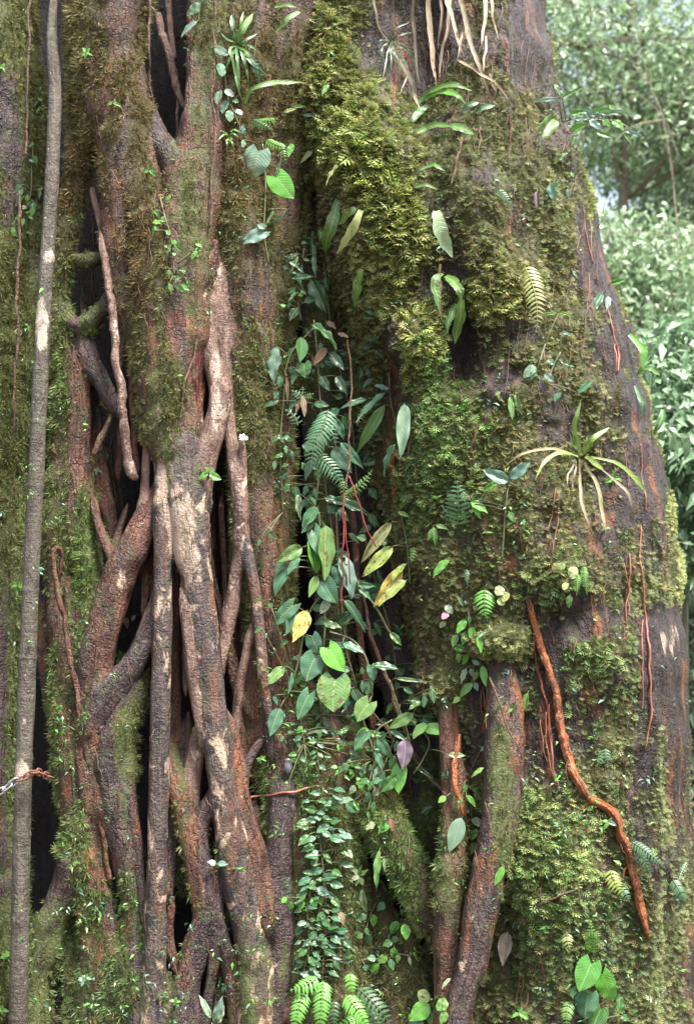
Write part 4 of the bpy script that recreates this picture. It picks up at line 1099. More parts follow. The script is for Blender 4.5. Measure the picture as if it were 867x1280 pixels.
rope('twig', 'pale arching twig over moss at the lower right', 'twig', [(619, 1194, 1.4), (636, 1168, 1.7), (668, 1138, 1.6), (703, 1118, 1.4), (726, 1111, .8)], BARK['twig'], .035, 6, seed=9, extra=[[(634, 1170, 1), (638, 1150, .9), (640, 1138, .6)]])
rope('branch', 'brown branch slanting down through the dark gap beside the trunk', 'branch', [(452, 730, 2), (461, 790, 2.6), (474, 828, 2.6), (486, 863, 2.6), (503, 898, 2.8), (514, 935, 2.6), (532, 967, 2.6), (557, 994, 2.2)], BARK['twig'], .02, 8, dmax=.2, seed=12)
rope('branch', 'thin grey brown branch crossing behind the climbing leaves', 'branch', [(430, 845, 1.5), (452, 868, 1.8), (470, 890, 2), (490, 930, 1.8), (500, 965, 1.4)], BARK['twig'], .02, 6, dmax=.22, seed=13)
hang('long thin reddish root thread hanging down the dark gap', [(434, 425, 1.3, .10), (439, 458, 1.4, .08), (438, 504, 1.4, .06), (437, 543, 1.4, .04), (435, 578, 1.4, .03), (430, 615, 1.4, .03)], 'twig', 'root_thread')
for lab, pts in [('red root thread ending among the heart leaves', [(430, 612, 1.2, .03), (429, 645, 1.2, .02), (430, 690, 1.1, .02), (427, 757, .9, .02)]), ('red root thread beside the first one in the gap', [(431, 640, 1, .025), (433, 680, 1, .02), (438, 730, .8, .02)]), ('red root thread slanting right across the dark gap', [(436, 595, 1.1, .03), (445, 622, 1.1, .02), (457, 655, 1.1, .02), (470, 684, .9, .02)])]:
    hang(lab, pts, THREAD, 'root_thread')
for lab, pts in [('red thread bundle down the dark slit by the pale elbow root', [(250, 355, 1, .0), (251, 400, 1.1, .02), (249, 460, 1, .03), (246, 525, .8, .05)]), ('second red thread down the dark slit', [(246, 370, .9, .0), (248, 420, 1, .02), (245, 480, .9, .03), (243, 560, .8, .05)]), ('pinkish thread curving left from the slit over the bark', [(252, 400, 1.4, .01), (244, 440, 1.5, -.01), (233, 480, 1.3, -.03), (225, 525, 1, -.03)])]:
    hang(lab, pts, THREAD if 'red' in lab else 'twig', 'root_thread')
rope('twig', 'thin horizontal red twig across the purple root at lower middle', 'twig', [(308, 996, 1.4), (340, 994, 1.6), (370, 988, 1.6), (394, 982, 1.2)], RM, .012, 6, seed=15)
hang('fine wire like vine on the red bough beside the top eye', [(269, -20, 1.4, .0), (268, 80, 1.3, .0), (268, 160, 1.3, .0), (266, 240, 1.4, .0), (262, 285, 1.2, .01)], 'twig', 'hanging_vine', 'vine')

# dead straps hanging at the top of the trunk
ORX = [[(668, 790, 1.6), (672, 830, 1.8), (682, 880, 1.6), (690, 930, 1)], [(736, 1000, 2.4), (728, 1008, 2), (722, 1014, 1)], [(735, 1012, 1.4), (734, 1035, 1.2), (732, 1050, .7)], [(706, 936, 2), (716, 948, 1.6), (724, 950, .8)], [(790, 1080, 2), (782, 1086, 1.4), (778, 1098, .8)]]
for _p in ORX:
    _o = rope('side_root', '', '', _p, BARK['orange'], .012, 6, seed=33)
    for _k in ('label', 'category'): del _o[_k]
    _o.parent = _ot; _o.location = -_ot.location
_d = thing('dead_strap_plant', 'bunch of dried pale brown strap leaves hanging at the top of the trunk', 'dead plant', P(560, -25, .1))
for w, cf, pts in [(9, 1.2, [(537, -30), (535, 30, .02), (540, 70, .03), (546, 110)]), (4.5, 1, [(553, -30), (549, 33, .02), (547, 62)]), (5.5, 1.1, [(568, -30), (557, 39, .04), (551, 62, .04), (549, 106)]), (6.5, 1.1, [(552, -30), (566, 33, .05), (580, 71, .02)]),
                   (7, 1.2, [(605, -30), (604, 39, .04), (598, 68)]), (5.5, 1.2, [(608, -30), (614, 10, .03), (622, 48)]), (8, .55, [(574, -5), (587, 48, .02), (599, 81, .03), (615, 128)]), (5, .8, [(570, 74), (602, 93, .03), (620, 106, .03), (642, 134)]),
                   (4, .9, [(607, 45), (605, 84, .02), (598, 104)]), (6, .5, [(519, -30), (516, 30), (519, 75), (524, 104)]), (4.5, .6, [(468, -30), (470, 27), (486, 52)]), (8.5, .55, [(490, 62), (512, 99, .02), (525, 138)]), (4, .8, [(578, 40), (573, 70, .02), (566, 88)]), (5, .45, [(612, 92, .02), (618, 115, .03), (613, 130)])]:
    strap(_d, pts, w * .8, (.36 * cf, .25 * cf, .18 * cf), .05, LEAF_D, 'dead_leaf', (.9, .15))

# bromeliad
_b = thing('bromeliad', 'small bromeliad with yellow green straps and drooping dead leaves on the right of the trunk', 'bromeliad', on(727, 570, 0))
for w, c, pts, kw in [(9, 'n', [(724, 566, .01), (719, 534, .05), (725, 500, .06)], {}), (10, 'yl', [(729, 567, .02), (742, 549, .06), (761, 534, .07)], {}), (5, 'n', [(722, 564, .02), (716, 553, .03), (711, 543, .03)], {}),
                      (8, 'yl', [(722, 571, .02), (700, 566, .06), (680, 579, .07), (669, 598, .06)], {}), (10, 'yl', [(731, 571, .03), (742, 577, .06), (754, 588, .06)], {}), (6, 'yl', [(738, 571, .02), (771, 579, .05), (791, 594, .06), (809, 618, .04)], dict(bulge=.8)),
                      (5, 'n', [(728, 566, .03), (732, 556, .05), (733, 545, .05)], {}), (5, 'v', [(726, 566, .0), (719, 551, .03), (716, 540, .03)], {})]:
    strap(_b, pts, w * .8, {'n': (.17, .27, .07), 'yl': (.2, .3, .06)}.get(c, c), .04, LEAF, 'leaf', **kw)
for w, c, pts in [(6, (.34, .22, .15), [(724, 574, .02), (724, 608, .05), (733, 645, .05), (743, 672, .02)]), (7.5, (.38, .33, .17), [(730, 578, .03), (746, 610, .06), (755, 648, .06), (757, 670, .03)]), (6, (.36, .27, .19), [(752, 587, .05), (774, 605, .06), (788, 628, .05), (796, 660, .02)]),
                  (6, (.3, .2, .11), [(716, 570, .02), (690, 561, .05), (652, 568, .06), (627, 586, .04)]), (4, (.3, .26, .24), [(718, 574, .02), (712, 590, .03), (708, 606, .02)]), (4, (.3, .26, .24), [(720, 576, .02), (717, 594, .03), (716, 616, .01)])]:
    strap(_b, pts, w * .72, tuple(v_ * .75 for v_ in c), .04, LEAF_D, 'dead_leaf')

# grass and strap tufts
def tuft(name, label, cat, cx, cy, blades, col='g', out=.02, w=3.2):
    o = thing(name, label, cat, on(cx, cy, 0))
    for b in blades:
        pts = [(cx + random.uniform(-2, 2), cy + random.uniform(-2, 2)), (b[0], b[1], .05), (b[2], b[3], .04)]
        strap(o, pts, b[4] if len(b) > 4 else w, b[5] if len(b) > 5 else col, out)
    return o
tuft('grass_tuft', 'wispy dark grass tuft left of the dried straps at the top', 'grass', 486, 52, [(495, 36, 512, 28), (500, 44, 515, 40), (478, 62, 480, 78), (490, 70, 488, 92), (498, 72, 500, 104), (505, 78, 508, 96), (476, 50, 466, 62), (504, 60, 520, 74), (484, 74, 478, 100), (510, 84, 500, 118), (512, 60, 522, 98)], 'd', w=2.6)
tuft('strap_tuft', 'tuft of narrow green straps beside the round leaved vine at the top', 'plant', 297, 55, [(302, 38, 317, 16, 9, 'l'), (290, 36, 290, 18, 7, 'b'), (308, 66, 322, 78, 4), (312, 58, 326, 68, 4), (304, 76, 312, 98, 4.5), (296, 80, 300, 112, 4.5), (286, 74, 280, 92, 4), (314, 76, 334, 95, 11, 'd'), (318, 84, 325, 106, 10, 'b'), (288, 66, 300, 120, 4, 'l'), (306, 50, 322, 42, 4), (308, 90, 312, 110, 4), (284, 50, 276, 40, 4), (300, 30, 305, 14, 4, 'l'), (294, 96, 304, 128, 4, 'g')], 'g')
tuft('strap_tuft', 'small star shaped tuft on the brown moss below the round leaved vine', 'plant', 286, 170, [(280, 168, 272, 176), (292, 167, 300, 172), (284, 178, 284, 192), (290, 178, 294, 188), (278, 164, 274, 164), (292, 162, 302, 166)], 'l', w=3)
_s = thing('strap_fern', 'long wavy strap arching right over brown moss near the top', 'fern', on(308, 126, 0)); strap(_s, [(306, 130), (314, 113, .04), (330, 106, .06), (350, 103, .05), (380, 103, .02)], 7, 'l', .04)
_s = thing('strap_fern', 'two short light straps on the dark bark at the top middle', 'fern', on(344, 30, 0)); strap(_s, [(374, 15), (360, 24, .03), (345, 40, .02)], 8, 'l', .04); strap(_s, [(343, 9), (356, 6, .03), (370, 9, .02)], 6, 'l', .04)
_s = thing('strap_fern', 'cluster of broad drooping straps beneath the dried leaves', 'fern', on(525, 140, 0))
for pts, w, c in [([(519, 131), (539, 114, .05), (566, 106, .07), (589, 113, .05)], 10, 'l'), ([(522, 128), (548, 116, .06), (569, 118, .08), (582, 130, .06)], 12, 'v'), ([(515, 152), (526, 138, .03), (538, 133, .03)], 11, 'g'), ([(521, 166), (542, 157, .05), (566, 158, .06)], 10, 'l'), ([(562, 157, .05), (576, 160, .06), (592, 168, .05)], 12, 'l'),
                  ([(578, 138), (588, 131, .03), (598, 128, .03)], 9, 'b'), ([(596, 139), (607, 134, .03), (618, 132, .03)], 8, 'b'), ([(524, 212), (543, 206, .04), (556, 214, .03)], 6, 'l'), ([(518, 234), (534, 231, .03), (546, 237, .02)], 5, 'l')]:
    strap(_s, pts, w, c, .04)
rope('twig', 'bare upright leaf stalk in dark moss below the broad straps', 'twig', [(577, 172, 1.6), (571, 205, 1.5), (563, 234, 1.5)], BARK['twig'], .03, 6)
_s = thing('strap_fern', 'wide pale drooping strap between two moss cushions', 'fern', on(546, 262, 0)); strap(_s, [(545, 264), (552, 290, .03), (565, 322, .02)], 18, 'p', .045)
_s = thing('strap_fern', 'curling straps hanging in the dark hollow of the moss', 'fern', on(556, 345, 0))
for pts, w, c in [([(552, 342), (544, 352, .03), (549, 388, .02)], 11, 'l'), ([(557, 345), (572, 358, .05), (577, 378, .06)], 13, 'l'), ([(577, 374, .05), (573, 405, .05), (568, 430, .03)], 14, 'l'), ([(570, 380, .03), (561, 400, .04), (559, 416, .03)], 9, 'g'), ([(550, 330), (549, 380, .02), (552, 400, .02)], 6, 'br')]:
    strap(_s, pts, w, c, .05, dmax=.12)
_s = thing('strap_fern', 'pair of leathery straps left of the yellow green moss ridge', 'fern', on(415, 262, 0))
for pts, w, c in [([(423, 250), (414, 280, .03), (406, 316, .02)], 17, 'l'), ([(444, 260), (436, 268, .03), (423, 281, .02)], 12, 'l'), ([(451, 263), (440, 290, .03), (421, 317, .02)], 12, 'n'), ([(391, 289), (390, 308, .02), (394, 328, .02)], 11, 'g'), ([(400, 285), (402, 300, .02), (398, 312, .02)], 7, 'l')]:
    strap(_s, pts, w, c, .045)
_s = thing('strap_fern', 'narrow upright light strap on the bare bark beside the gap', 'fern', on(449, 340, 0)); strap(_s, [(451, 337), (447, 358, .02), (443, 384, .01)], 11, 'l', .04)

# ------------------------------------------------------------------ leafy climbers
H, O, LN, RD = 'heart', 'oval', 'lance', 'round'
plant('heart_leaf_climber', 'climber with large heart shaped leaves in the gap, one leaf yellow', 'climber', [
    (LN, 374, 617, 373, 648, 9, 'p'), (O, 397, 634, 375, 658, 20, 'b'), (O, 392, 648, 377, 666, 13, 'd'), (O, 406, 656, 410, 724, 25, 'l'), (H, 392, 664, 402, 697, 20, 'b'), (H, 391, 682, 397, 717, 21, 'v'),
    (O, 378, 684, 347, 702, 18, 'l'), (O, 374, 696, 358, 717, 12, 'b'), (O, 361, 709, 339, 738, 18, 'b'), (O, 355, 701, 344, 718, 12, 'b'), (H, 405, 728, 420, 753, 26, 'b'), (H, 422, 711, 432, 735, 18, 'b'), (H, 431, 706, 446, 744, 22, 's'),
    (O, 396, 720, 386, 746, 12, 'l'), (O, 447, 731, 469, 732, 9, 'b'), (O, 448, 737, 465, 750, 8, 'b'), (O, 429, 750, 463, 781, 14, 'd'), (H, 366, 757, 342, 782, 19, 'b'), (O, 384, 763, 368, 802, 22, 'y'), (O, 366, 762, 358, 794, 13, 'b'),
    (O, 404, 779, 427, 783, 11, 'g'), (O, 410, 750, 400, 767, 12, 'p'), (H, 390, 796, 397, 818, 21, 'b'), (H, 394, 822, 383, 851, 30, 'b'), (H, 411, 811, 430, 838, 27, 'v'), (H, 419, 850, 417, 889, 42, 'l'), (O, 428, 804, 455, 814, 13, 'b'),
    (O, 466, 832, 498, 834, 13, 'd'), (H, 464, 833, 467, 850, 13, 'b'), (O, 487, 791, 502, 807, 9, 'l'), (O, 356, 833, 328, 857, 16, 'l'), (O, 365, 841, 361, 868, 7, 'b'), (H, 386, 868, 373, 899, 20, 'b'), (O, 350, 885, 338, 920, 19, 'b'), (H, 461, 879, 446, 901, 25, 'l')],
    stems=[[(398, 640), (402, 690), (404, 740), (406, 780), (404, 820), (412, 850), (420, 880)], [(404, 740), (385, 770), (372, 830), (360, 870)], [(412, 790), (440, 800), (458, 825), (465, 870)], [(432, 700), (445, 725), (470, 760), (486, 790)]], dmax=.12, spots=(3, 6, 25, 30), srad=1.6)
plant('broad_leaf_climber', 'climber with broad dull leaves around the fern in the upper gap', 'climber', [
    (O, 345, 434, 339, 476, 20, 's'), (O, 376, 422, 376, 452, 18, 'g'), (O, 388, 406, 423, 431, 15, 'g'), (H, 380, 455, 382, 471, 20, 'g'), (O, 411, 441, 430, 461, 13, 'd'), (O, 408, 435, 391, 456, 11, 'br'), (RD, 349, 470, 351, 483, 9, 'b'), (RD, 346, 488, 345, 499, 8, 'b'),
    (O, 416, 559, 438, 591, 22, 's'), (O, 425, 553, 455, 585, 14, 'b'), (O, 418, 524, 430, 549, 12, 'b'), (LN, 392, 573, 380, 599, 11, 'b'), (O, 396, 585, 398, 603, 9, 'g'), (O, 415, 626, 463, 641, 15, 'd'), (O, 384, 607, 379, 620, 8, 'b'), (O, 392, 611, 398, 622, 8, 'd'), (O, 387, 620, 396, 630, 8, 'b'), (O, 381, 624, 377, 636, 8, 'd'), (RD, 361, 604, 356, 613, 7, 'g'), (O, 402, 540, 412, 560, 10, 'd'), (O, 372, 465, 364, 480, 9, 'd'), (O, 400, 470, 412, 488, 12, 'd'), (O, 420, 470, 434, 492, 12, 'd')],
    stems=[[(392, 400), (396, 440), (400, 500), (405, 550), (398, 600), (392, 640)], [(392, 410), (365, 440), (352, 480)]], dmax=.16)
plant('lance_leaf_climber', 'climber with narrow pale leaves reaching left from the trunk edge', 'climber', [
    (LN, 459, 499, 426, 507, 9, 'b'), (LN, 483, 490, 443, 521, 11, 'b'), (O, 485, 487, 468, 480, 9, 's'), (LN, 481, 506, 445, 558, 15, 'l'), (LN, 505, 504, 502, 571, 18, 's', .03), (LN, 495, 555, 475, 591, 10, 'b')], stems=[[(486, 470), (488, 500), (496, 540), (497, 560)]], out=.045, dmax=.18)
plant('yellowing_climber', 'ragged yellowing leaves jutting left from the trunk edge over the gap', 'climber', [
    (LN, 489, 653, 452, 701, 15, 'n'), (O, 491, 683, 452, 720, 17, 'yl'), (O, 502, 709, 467, 759, 19, 'y'), (LN, 508, 705, 488, 725, 9, 'yl'), (LN, 508, 725, 472, 755, 14, 'yl'), (LN, 497, 640, 512, 646, 6, 'l')], stems=[[(500, 640), (508, 680), (512, 730)]], out=.04, dmax=.14, spots=(0, 1, 2))
plant('seedling_vine', 'leafy vine low in the gap with a dark purple dead leaf', 'vine', [
    (LN, 517, 892, 486, 911, 14, 'l'), (O, 526, 877, 510, 886, 9, 'l'), (LN, 534, 905, 514, 921, 15, 'l'), (LN, 529, 911, 563, 909, 16, 'l'), (O, 504, 859, 517, 867, 7, 'b'), (LN, 494, 848, 529, 851, 5, 'p'), (H, 457, 918, 442, 936, 15, 'b'), (O, 461, 914, 454, 930, 11, 'b'), (LN, 471, 922, 489, 948, 13, 'b'),
    (LN, 468, 938, 480, 962, 9, 'b'), (LN, 487, 913, 508, 925, 7, 'b'), (O, 506, 924, 503, 961, 20, 'pu'), (H, 500, 961, 497, 991, 20, 'v'), (O, 494, 970, 474, 990, 15, 'g'), (O, 480, 964, 474, 985, 11, 'd'), (LN, 472, 957, 465, 976, 5, 'p'), (LN, 560, 944, 581, 943, 8, 'p'), (LN, 520, 960, 545, 975, 5, 'd')],
    stems=[[(486, 850), (500, 890), (510, 920), (512, 950), (498, 965)], [(490, 900), (470, 915), (466, 950)], [(512, 900), (536, 925), (528, 950), (516, 968)]], dmax=.14)
_r = random.Random(3)
def cluster(cx, cy, sx, sy, n, size, cols, kinds=(O,), down=.5, r=_r):
    L = []
    for _ in range(n):
        x, y = cx + r.gauss(0, sx), cy + r.gauss(0, sy)
        a = r.uniform(0, 2 * math.pi)
        l = size * r.uniform(.7, 1.3)
        L.append((r.choice(kinds), x, y, x + math.cos(a) * l, y + math.sin(a) * l * .8 + down * l * .6, l * r.uniform(.5, .65), r.choice(cols)))
    return L
plant('herb', 'cluster of tiny bright green leaves on the mossy root in the gap', 'plant', cluster(442, 945, 12, 16, 17, 10, 'llv') + [(LN, 444, 982, 436, 992, 8, 'p'), (LN, 448, 980, 456, 988, 7, 'v')], stems=[[(446, 925), (443, 950), (446, 980)]], dmax=.2)
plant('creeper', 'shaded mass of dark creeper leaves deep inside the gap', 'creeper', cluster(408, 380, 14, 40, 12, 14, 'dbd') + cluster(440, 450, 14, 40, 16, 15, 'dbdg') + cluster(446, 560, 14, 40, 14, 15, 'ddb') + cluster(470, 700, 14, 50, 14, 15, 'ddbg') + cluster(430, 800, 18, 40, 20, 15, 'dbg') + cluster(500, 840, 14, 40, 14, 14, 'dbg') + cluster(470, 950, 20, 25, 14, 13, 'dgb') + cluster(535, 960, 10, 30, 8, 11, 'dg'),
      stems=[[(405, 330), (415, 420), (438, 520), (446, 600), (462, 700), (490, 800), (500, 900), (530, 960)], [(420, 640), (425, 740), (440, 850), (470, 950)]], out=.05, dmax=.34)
plant('creeper', 'scattered green creeper leaves on the mossy column left of the gap', 'creeper', cluster(352, 560, 12, 60, 14, 11, 'bgd') + cluster(350, 800, 12, 40, 8, 11, 'bg') + cluster(380, 930, 20, 25, 16, 9, 'bgv') + cluster(425, 900, 14, 25, 14, 10, 'bgd'), stems=[[(356, 480), (350, 560), (354, 640)], [(372, 870), (380, 930)]], out=.035)
plant('broad_leaf_climber', 'tangle of mid green leaves behind the heart leaves in the gap', 'climber', cluster(402, 600, 22, 40, 16, 19, 'bgdb') + cluster(425, 700, 22, 40, 16, 18, 'bgd') + cluster(415, 800, 26, 30, 14, 17, 'bdg') + cluster(450, 860, 20, 24, 12, 16, 'bgd') + cluster(398, 480, 20, 30, 12, 16, 'dgb'),
      stems=[[(398, 450), (402, 540), (408, 620), (420, 700), (424, 780), (446, 860)]], out=.04, dmax=.2)
plant('climbing_vine', 'low leafy vine crowding the foot of the gap by the trunk', 'vine', cluster(480, 930, 22, 22, 14, 15, 'bgvd') + cluster(530, 900, 14, 30, 9, 15, 'gbd') + cluster(455, 990, 14, 14, 10, 11, 'bvg'), stems=[[(500, 880), (490, 930), (470, 980)]], out=.05, dmax=.2)
# the hanging small leaved vine
L = []
for stem_ in ([(398, 870), (401, 905), (396, 930), (398, 965)], [(404, 985), (398, 1030), (402, 1070), (404, 1110), (398, 1150), (404, 1190), (402, 1240)], [(390, 1100), (384, 1140), (386, 1180), (378, 1220)], [(420, 1000), (414, 1040), (416, 1080)], [(412, 1140), (420, 1180), (432, 1210)]):
    pp = catmull(stem_, 10)
    dl = np.concatenate([[0], np.cumsum(np.hypot(*np.diff(pp, axis=0).T))])
    k = 0
    for s_ in np.arange(0, dl[-1], 6.4):
        x, y = np.interp(s_, dl, pp[:, 0]), np.interp(s_, dl, pp[:, 1])
        for sd_ in (-1, 1):
            if _r.random() < .12 + .45 * (math.sin(y * .045 + sd_ + stem_[0][0]) > .55): continue
            thin = y < 980
            l = _r.uniform(6, 11) if thin else _r.uniform(8, 19) * (1 if y < 1130 else .85)
            a = _r.uniform(-.3, .9)
            x0, y0 = x + sd_ * _r.uniform(0, 14 if not thin else 3), y + _r.uniform(-3, 3)
            L.append((_r.choice([O, O, RD]), x0, y0, x0 + sd_ * math.cos(a) * l, y0 + math.sin(a) * l, l * _r.uniform(.52, .66), _r.choice('bbgbsg' if y < 1080 else 'bdbgdgdb')))
L += [(RD, 358, 1122, 352, 1128, 8, 'v'), (RD, 366, 1128, 360, 1137, 7, 'v'), (RD, 372, 1120, 378, 1128, 8, 'l'), (O, 378, 1125, 374, 1138, 9, 'v'), (O, 390, 1122, 394, 1136, 9, 'v'), (O, 398, 1120, 402, 1132, 9, 'v'), (O, 430, 1062, 441, 1072, 10, 'p'), (O, 396, 1110, 412, 1118, 10, 's'), (O, 425, 1140, 431, 1155, 9, 'br')]
plant('hanging_vine', 'dense hanging vine of many small dark oval leaves at lower middle', 'vine', L, stems=[[(404, 985), (398, 1030), (402, 1070), (404, 1110), (398, 1150), (404, 1190), (402, 1240)], [(398, 870), (401, 905), (396, 930), (398, 965)], [(390, 1100), (384, 1140), (386, 1180), (378, 1220)]], out=.03, lift=.4)
plant('seedling_vine', 'vine with bright small leaves below the slanting mossy root', 'vine', [
    (O, 466, 1143, 468, 1159, 10, 'v'), (O, 458, 1143, 447, 1152, 9, 'b'), (O, 480, 1128, 471, 1138, 10, 'b'), (O, 456, 1160, 461, 1169, 7, 'g'), (O, 453, 1167, 445, 1172, 8, 'l'), (O, 460, 1167, 462, 1181, 10, 'b'), (O, 498, 1152, 487, 1168, 12, 'v'), (O, 505, 1155, 508, 1175, 13, 'v'), (O, 509, 1143, 519, 1145, 8, 'v'), (O, 503, 1144, 500, 1136, 7, 'l'),
    (O, 490, 1178, 478, 1182, 10, 'g'), (O, 492, 1184, 490, 1198, 10, 'v'), (O, 487, 1199, 492, 1213, 10, 'b'), (O, 483, 1194, 473, 1205, 11, 'l'), (O, 472, 1204, 465, 1218, 10, 'v'), (O, 470, 1199, 458, 1197, 9, 'b'), (O, 499, 1193, 495, 1204, 7, 'l'), (LN, 511, 1195, 513, 1207, 4, 'p'), (O, 455, 1206, 458, 1214, 8, 'b'), (O, 496, 1170, 490, 1180, 8, 'g')],
    stems=[[(502, 1148), (494, 1175), (486, 1198), (470, 1200), (450, 1200)], [(470, 1128), (460, 1150), (456, 1175)]], out=.04, dmax=.25)
plant('lance_leaf_plant', 'upright pale lance leaves right of the hanging vine', 'plant', [(LN, 453, 1111, 456, 1143, 10, 'p'), (LN, 474, 1063, 466, 1109, 9, 'l'), (LN, 480, 1072, 481, 1090, 4, 'p'), (O, 450, 1095, 440, 1085, 7, 'p'), (O, 450, 1095, 460, 1086, 6, 'l'), (O, 449, 1096, 437, 1099, 7, 'p'), (O, 451, 1096, 454, 1108, 6, 'p'), (O, 449, 1096, 444, 1108, 6, 'l'), (O, 450, 1094, 451, 1082, 6, 'l')], dmax=.25)
plant('heart_leaf_plant', 'glossy heart leaves at the bottom right of the trunk', 'plant', [(H, 738, 1205, 723, 1239, 30, 'v'), (H, 752, 1219, 764, 1251, 26, 'v'), (H, 735, 1243, 727, 1273, 30, 'b'), (H, 750, 1262, 738, 1286, 28, 'g'), (O, 774, 1245, 772, 1268, 11, 'g'), (O, 766, 1240, 772, 1248, 7, 'g'), (O, 776, 1270, 786, 1276, 9, 'g'), (O, 720, 1233, 714, 1248, 9, 'b')], stems=[[(742, 1215), (745, 1245), (752, 1275)]], out=.05)
plant('broad_leaf_plant', 'light green broad leaves at the bottom between the lower roots', 'plant', [(O, 537, 1255, 511, 1276, 22, 'v'), (O, 529, 1269, 509, 1285, 17, 's'), (O, 541, 1263, 540, 1285, 15, 'l'), (RD, 557, 1249, 546, 1263, 14, 'l'), (O, 557, 1264, 551, 1281, 11, 'l'), (O, 533, 1237, 525, 1256, 18, 'n'), (LN, 563, 1223, 551, 1235, 5, 'p')], stems=[[(545, 1245), (540, 1265), (538, 1290)]], out=.05, dmax=.06)
plant('climbing_vine', 'vine cluster of small oval leaves hanging above the dark root on the trunk', 'vine', [
    (O, 582, 775, 570, 791, 11, 'v'), (O, 589, 784, 591, 804, 11, 'v'), (O, 597, 795, 602, 816, 10, 'v'), (O, 571, 793, 565, 809, 9, 'l'), (O, 566, 808, 585, 813, 10, 'v'), (O, 580, 790, 578, 807, 8, 'g'), (O, 584, 818, 578, 831, 8, 'v'), (O, 590, 826, 599, 832, 7, 's'), (O, 603, 832, 606, 858, 10, 'v'), (O, 596, 839, 594, 851, 8, 'l'), (O, 582, 835, 575, 854, 8, 'p'),
    (O, 590, 854, 574, 871, 10, 'l'), (O, 574, 871, 566, 879, 7, 'l'), (O, 593, 853, 597, 864, 7, 's'), (O, 572, 816, 574, 829, 7, 'l'), (O, 586, 770, 587, 780, 6, 'g'), (O, 588, 836, 590, 846, 7, 's')], stems=[[(585, 765), (586, 800), (592, 830), (588, 860)]], out=.035)
plant('seedling_vine', 'small light leaves along the orange root between the lower roots', 'vine', [(O, 576, 996, 573, 1011, 7, 'l'), (O, 582, 994, 595, 1009, 9, 'v'), (O, 583, 1007, 590, 1021, 7, 'l'), (O, 590, 1023, 604, 1033, 10, 'p'), (O, 594, 1036, 590, 1050, 9, 'l'), (O, 593, 1053, 588, 1068, 8, 'l'), (O, 580, 980, 582, 991, 6, 'l'), (LN, 630, 1083, 617, 1107, 10, 'v'), (LN, 604, 960, 588, 968, 6, 'l'), (O, 557, 996, 547, 1003, 10, 'l'), (O, 600, 938, 612, 930, 9, 'p')], stems=[[(584, 975), (588, 1010), (594, 1060)]], out=.035)
plant('fallen_leaf', 'single large pale green leaf stuck at the foot of the orange rootlet', 'leaf', [(O, 577, 1022, 560, 1066, 21, 's')], out=.03)
plant('fallen_leaf', 'large grey withered leaf on moss under the arching twig', 'leaf', [(O, 634, 1165, 626, 1205, 18, (.2, .16, .14))], out=.03, dead=True)
plant('fallen_leaf', 'pale round leaf lying on the slanting mossy root', 'leaf', [(O, 469, 1029, 455, 1036, 10, 'p')], out=.02)
plant('fallen_leaf', 'bright green leaf lying on the slanting mossy root beside a maroon one', 'leaf', [(O, 486, 1031, 472, 1039, 12, 'v')], out=.02)
plant('fallen_leaf', 'small maroon leaf standing on the slanting mossy root', 'leaf', [(O, 487, 1023, 491, 1039, 7, 'r')], out=.02)
plant('paired_leaf_plant', 'paired ribbed leaves on a tall stalk left of the bromeliad', 'plant', [(O, 636, 602, 603, 586, 17, 's'), (O, 637, 598, 662, 577, 15, 's'), (O, 620, 604, 602, 613, 8, 'v'), (O, 588, 627, 610, 640, 14, 'v'), (O, 590, 630, 600, 648, 8, 'v'), (O, 636, 640, 642, 652, 8, 'g')], stems=[[(635, 600), (631, 640), (627, 700)]], out=.045)
plant('twin_leaf_seedling', 'two slim leaves hanging side by side on olive moss', 'seedling', [(LN, 637, 496, 641, 523, 8, 'l'), (LN, 644, 493, 651, 518, 8, 'l'), (O, 625, 490, 618, 494, 5, 'l')], out=.04)
plant('twining_vine', 'thin vine with round leaves and a purple leaf under the bleached fern', 'vine', [(RD, 668, 457, 655, 468, 13, 's'), (O, 668, 462, 663, 474, 9, 'b'), (O, 680, 467, 693, 477, 10, 's'), (O, 674, 475, 680, 492, 8, 'pu'), (O, 684, 449, 694, 456, 8, 'b'), (LN, 680, 394, 698, 390, 6, 'l'), (LN, 698, 391, 719, 395, 4, 'l'), (LN, 700, 416, 716, 420, 6, 'b'), (O, 700, 452, 718, 458, 5, 'b'), (O, 700, 490, 692, 502, 9, 'b'), (LN, 722, 492, 741, 474, 9, 'b')], stems=[[(681, 430), (672, 458), (668, 470)], [(700, 440), (690, 460), (684, 480)]], out=.035)
plant('round_leaf_vine', 'vine with round leaves climbing the brown moss at the top', 'vine', [(RD, 268, 59, 285, 67, 11, 's'), (RD, 275, 79, 278, 95, 14, 's'), (RD, 275, 113, 271, 129, 13, 's'), (RD, 281, 112, 293, 119, 10, 's'), (RD, 285, 126, 277, 139, 11, 's'), (RD, 287, 138, 288, 151, 11, 's'), (RD, 294, 137, 303, 143, 9, 's'), (RD, 302, 157, 305, 167, 7, 's'), (RD, 291, 125, 298, 128, 7, 'b')], stems=[[(268, 50), (280, 90), (284, 120), (292, 140), (302, 165)]], out=.035)
plant('round_leaf_vine', 'two or three leaves at the upper rim of the top dark eye', 'vine', [(O, 250, 4, 234, 18, 13, 's'), (O, 247, 27, 224, 41, 13, 's'), (O, 258, -6, 248, 2, 10, 's')], stems=[[(256, -10), (250, 8), (248, 28)]], out=.04)
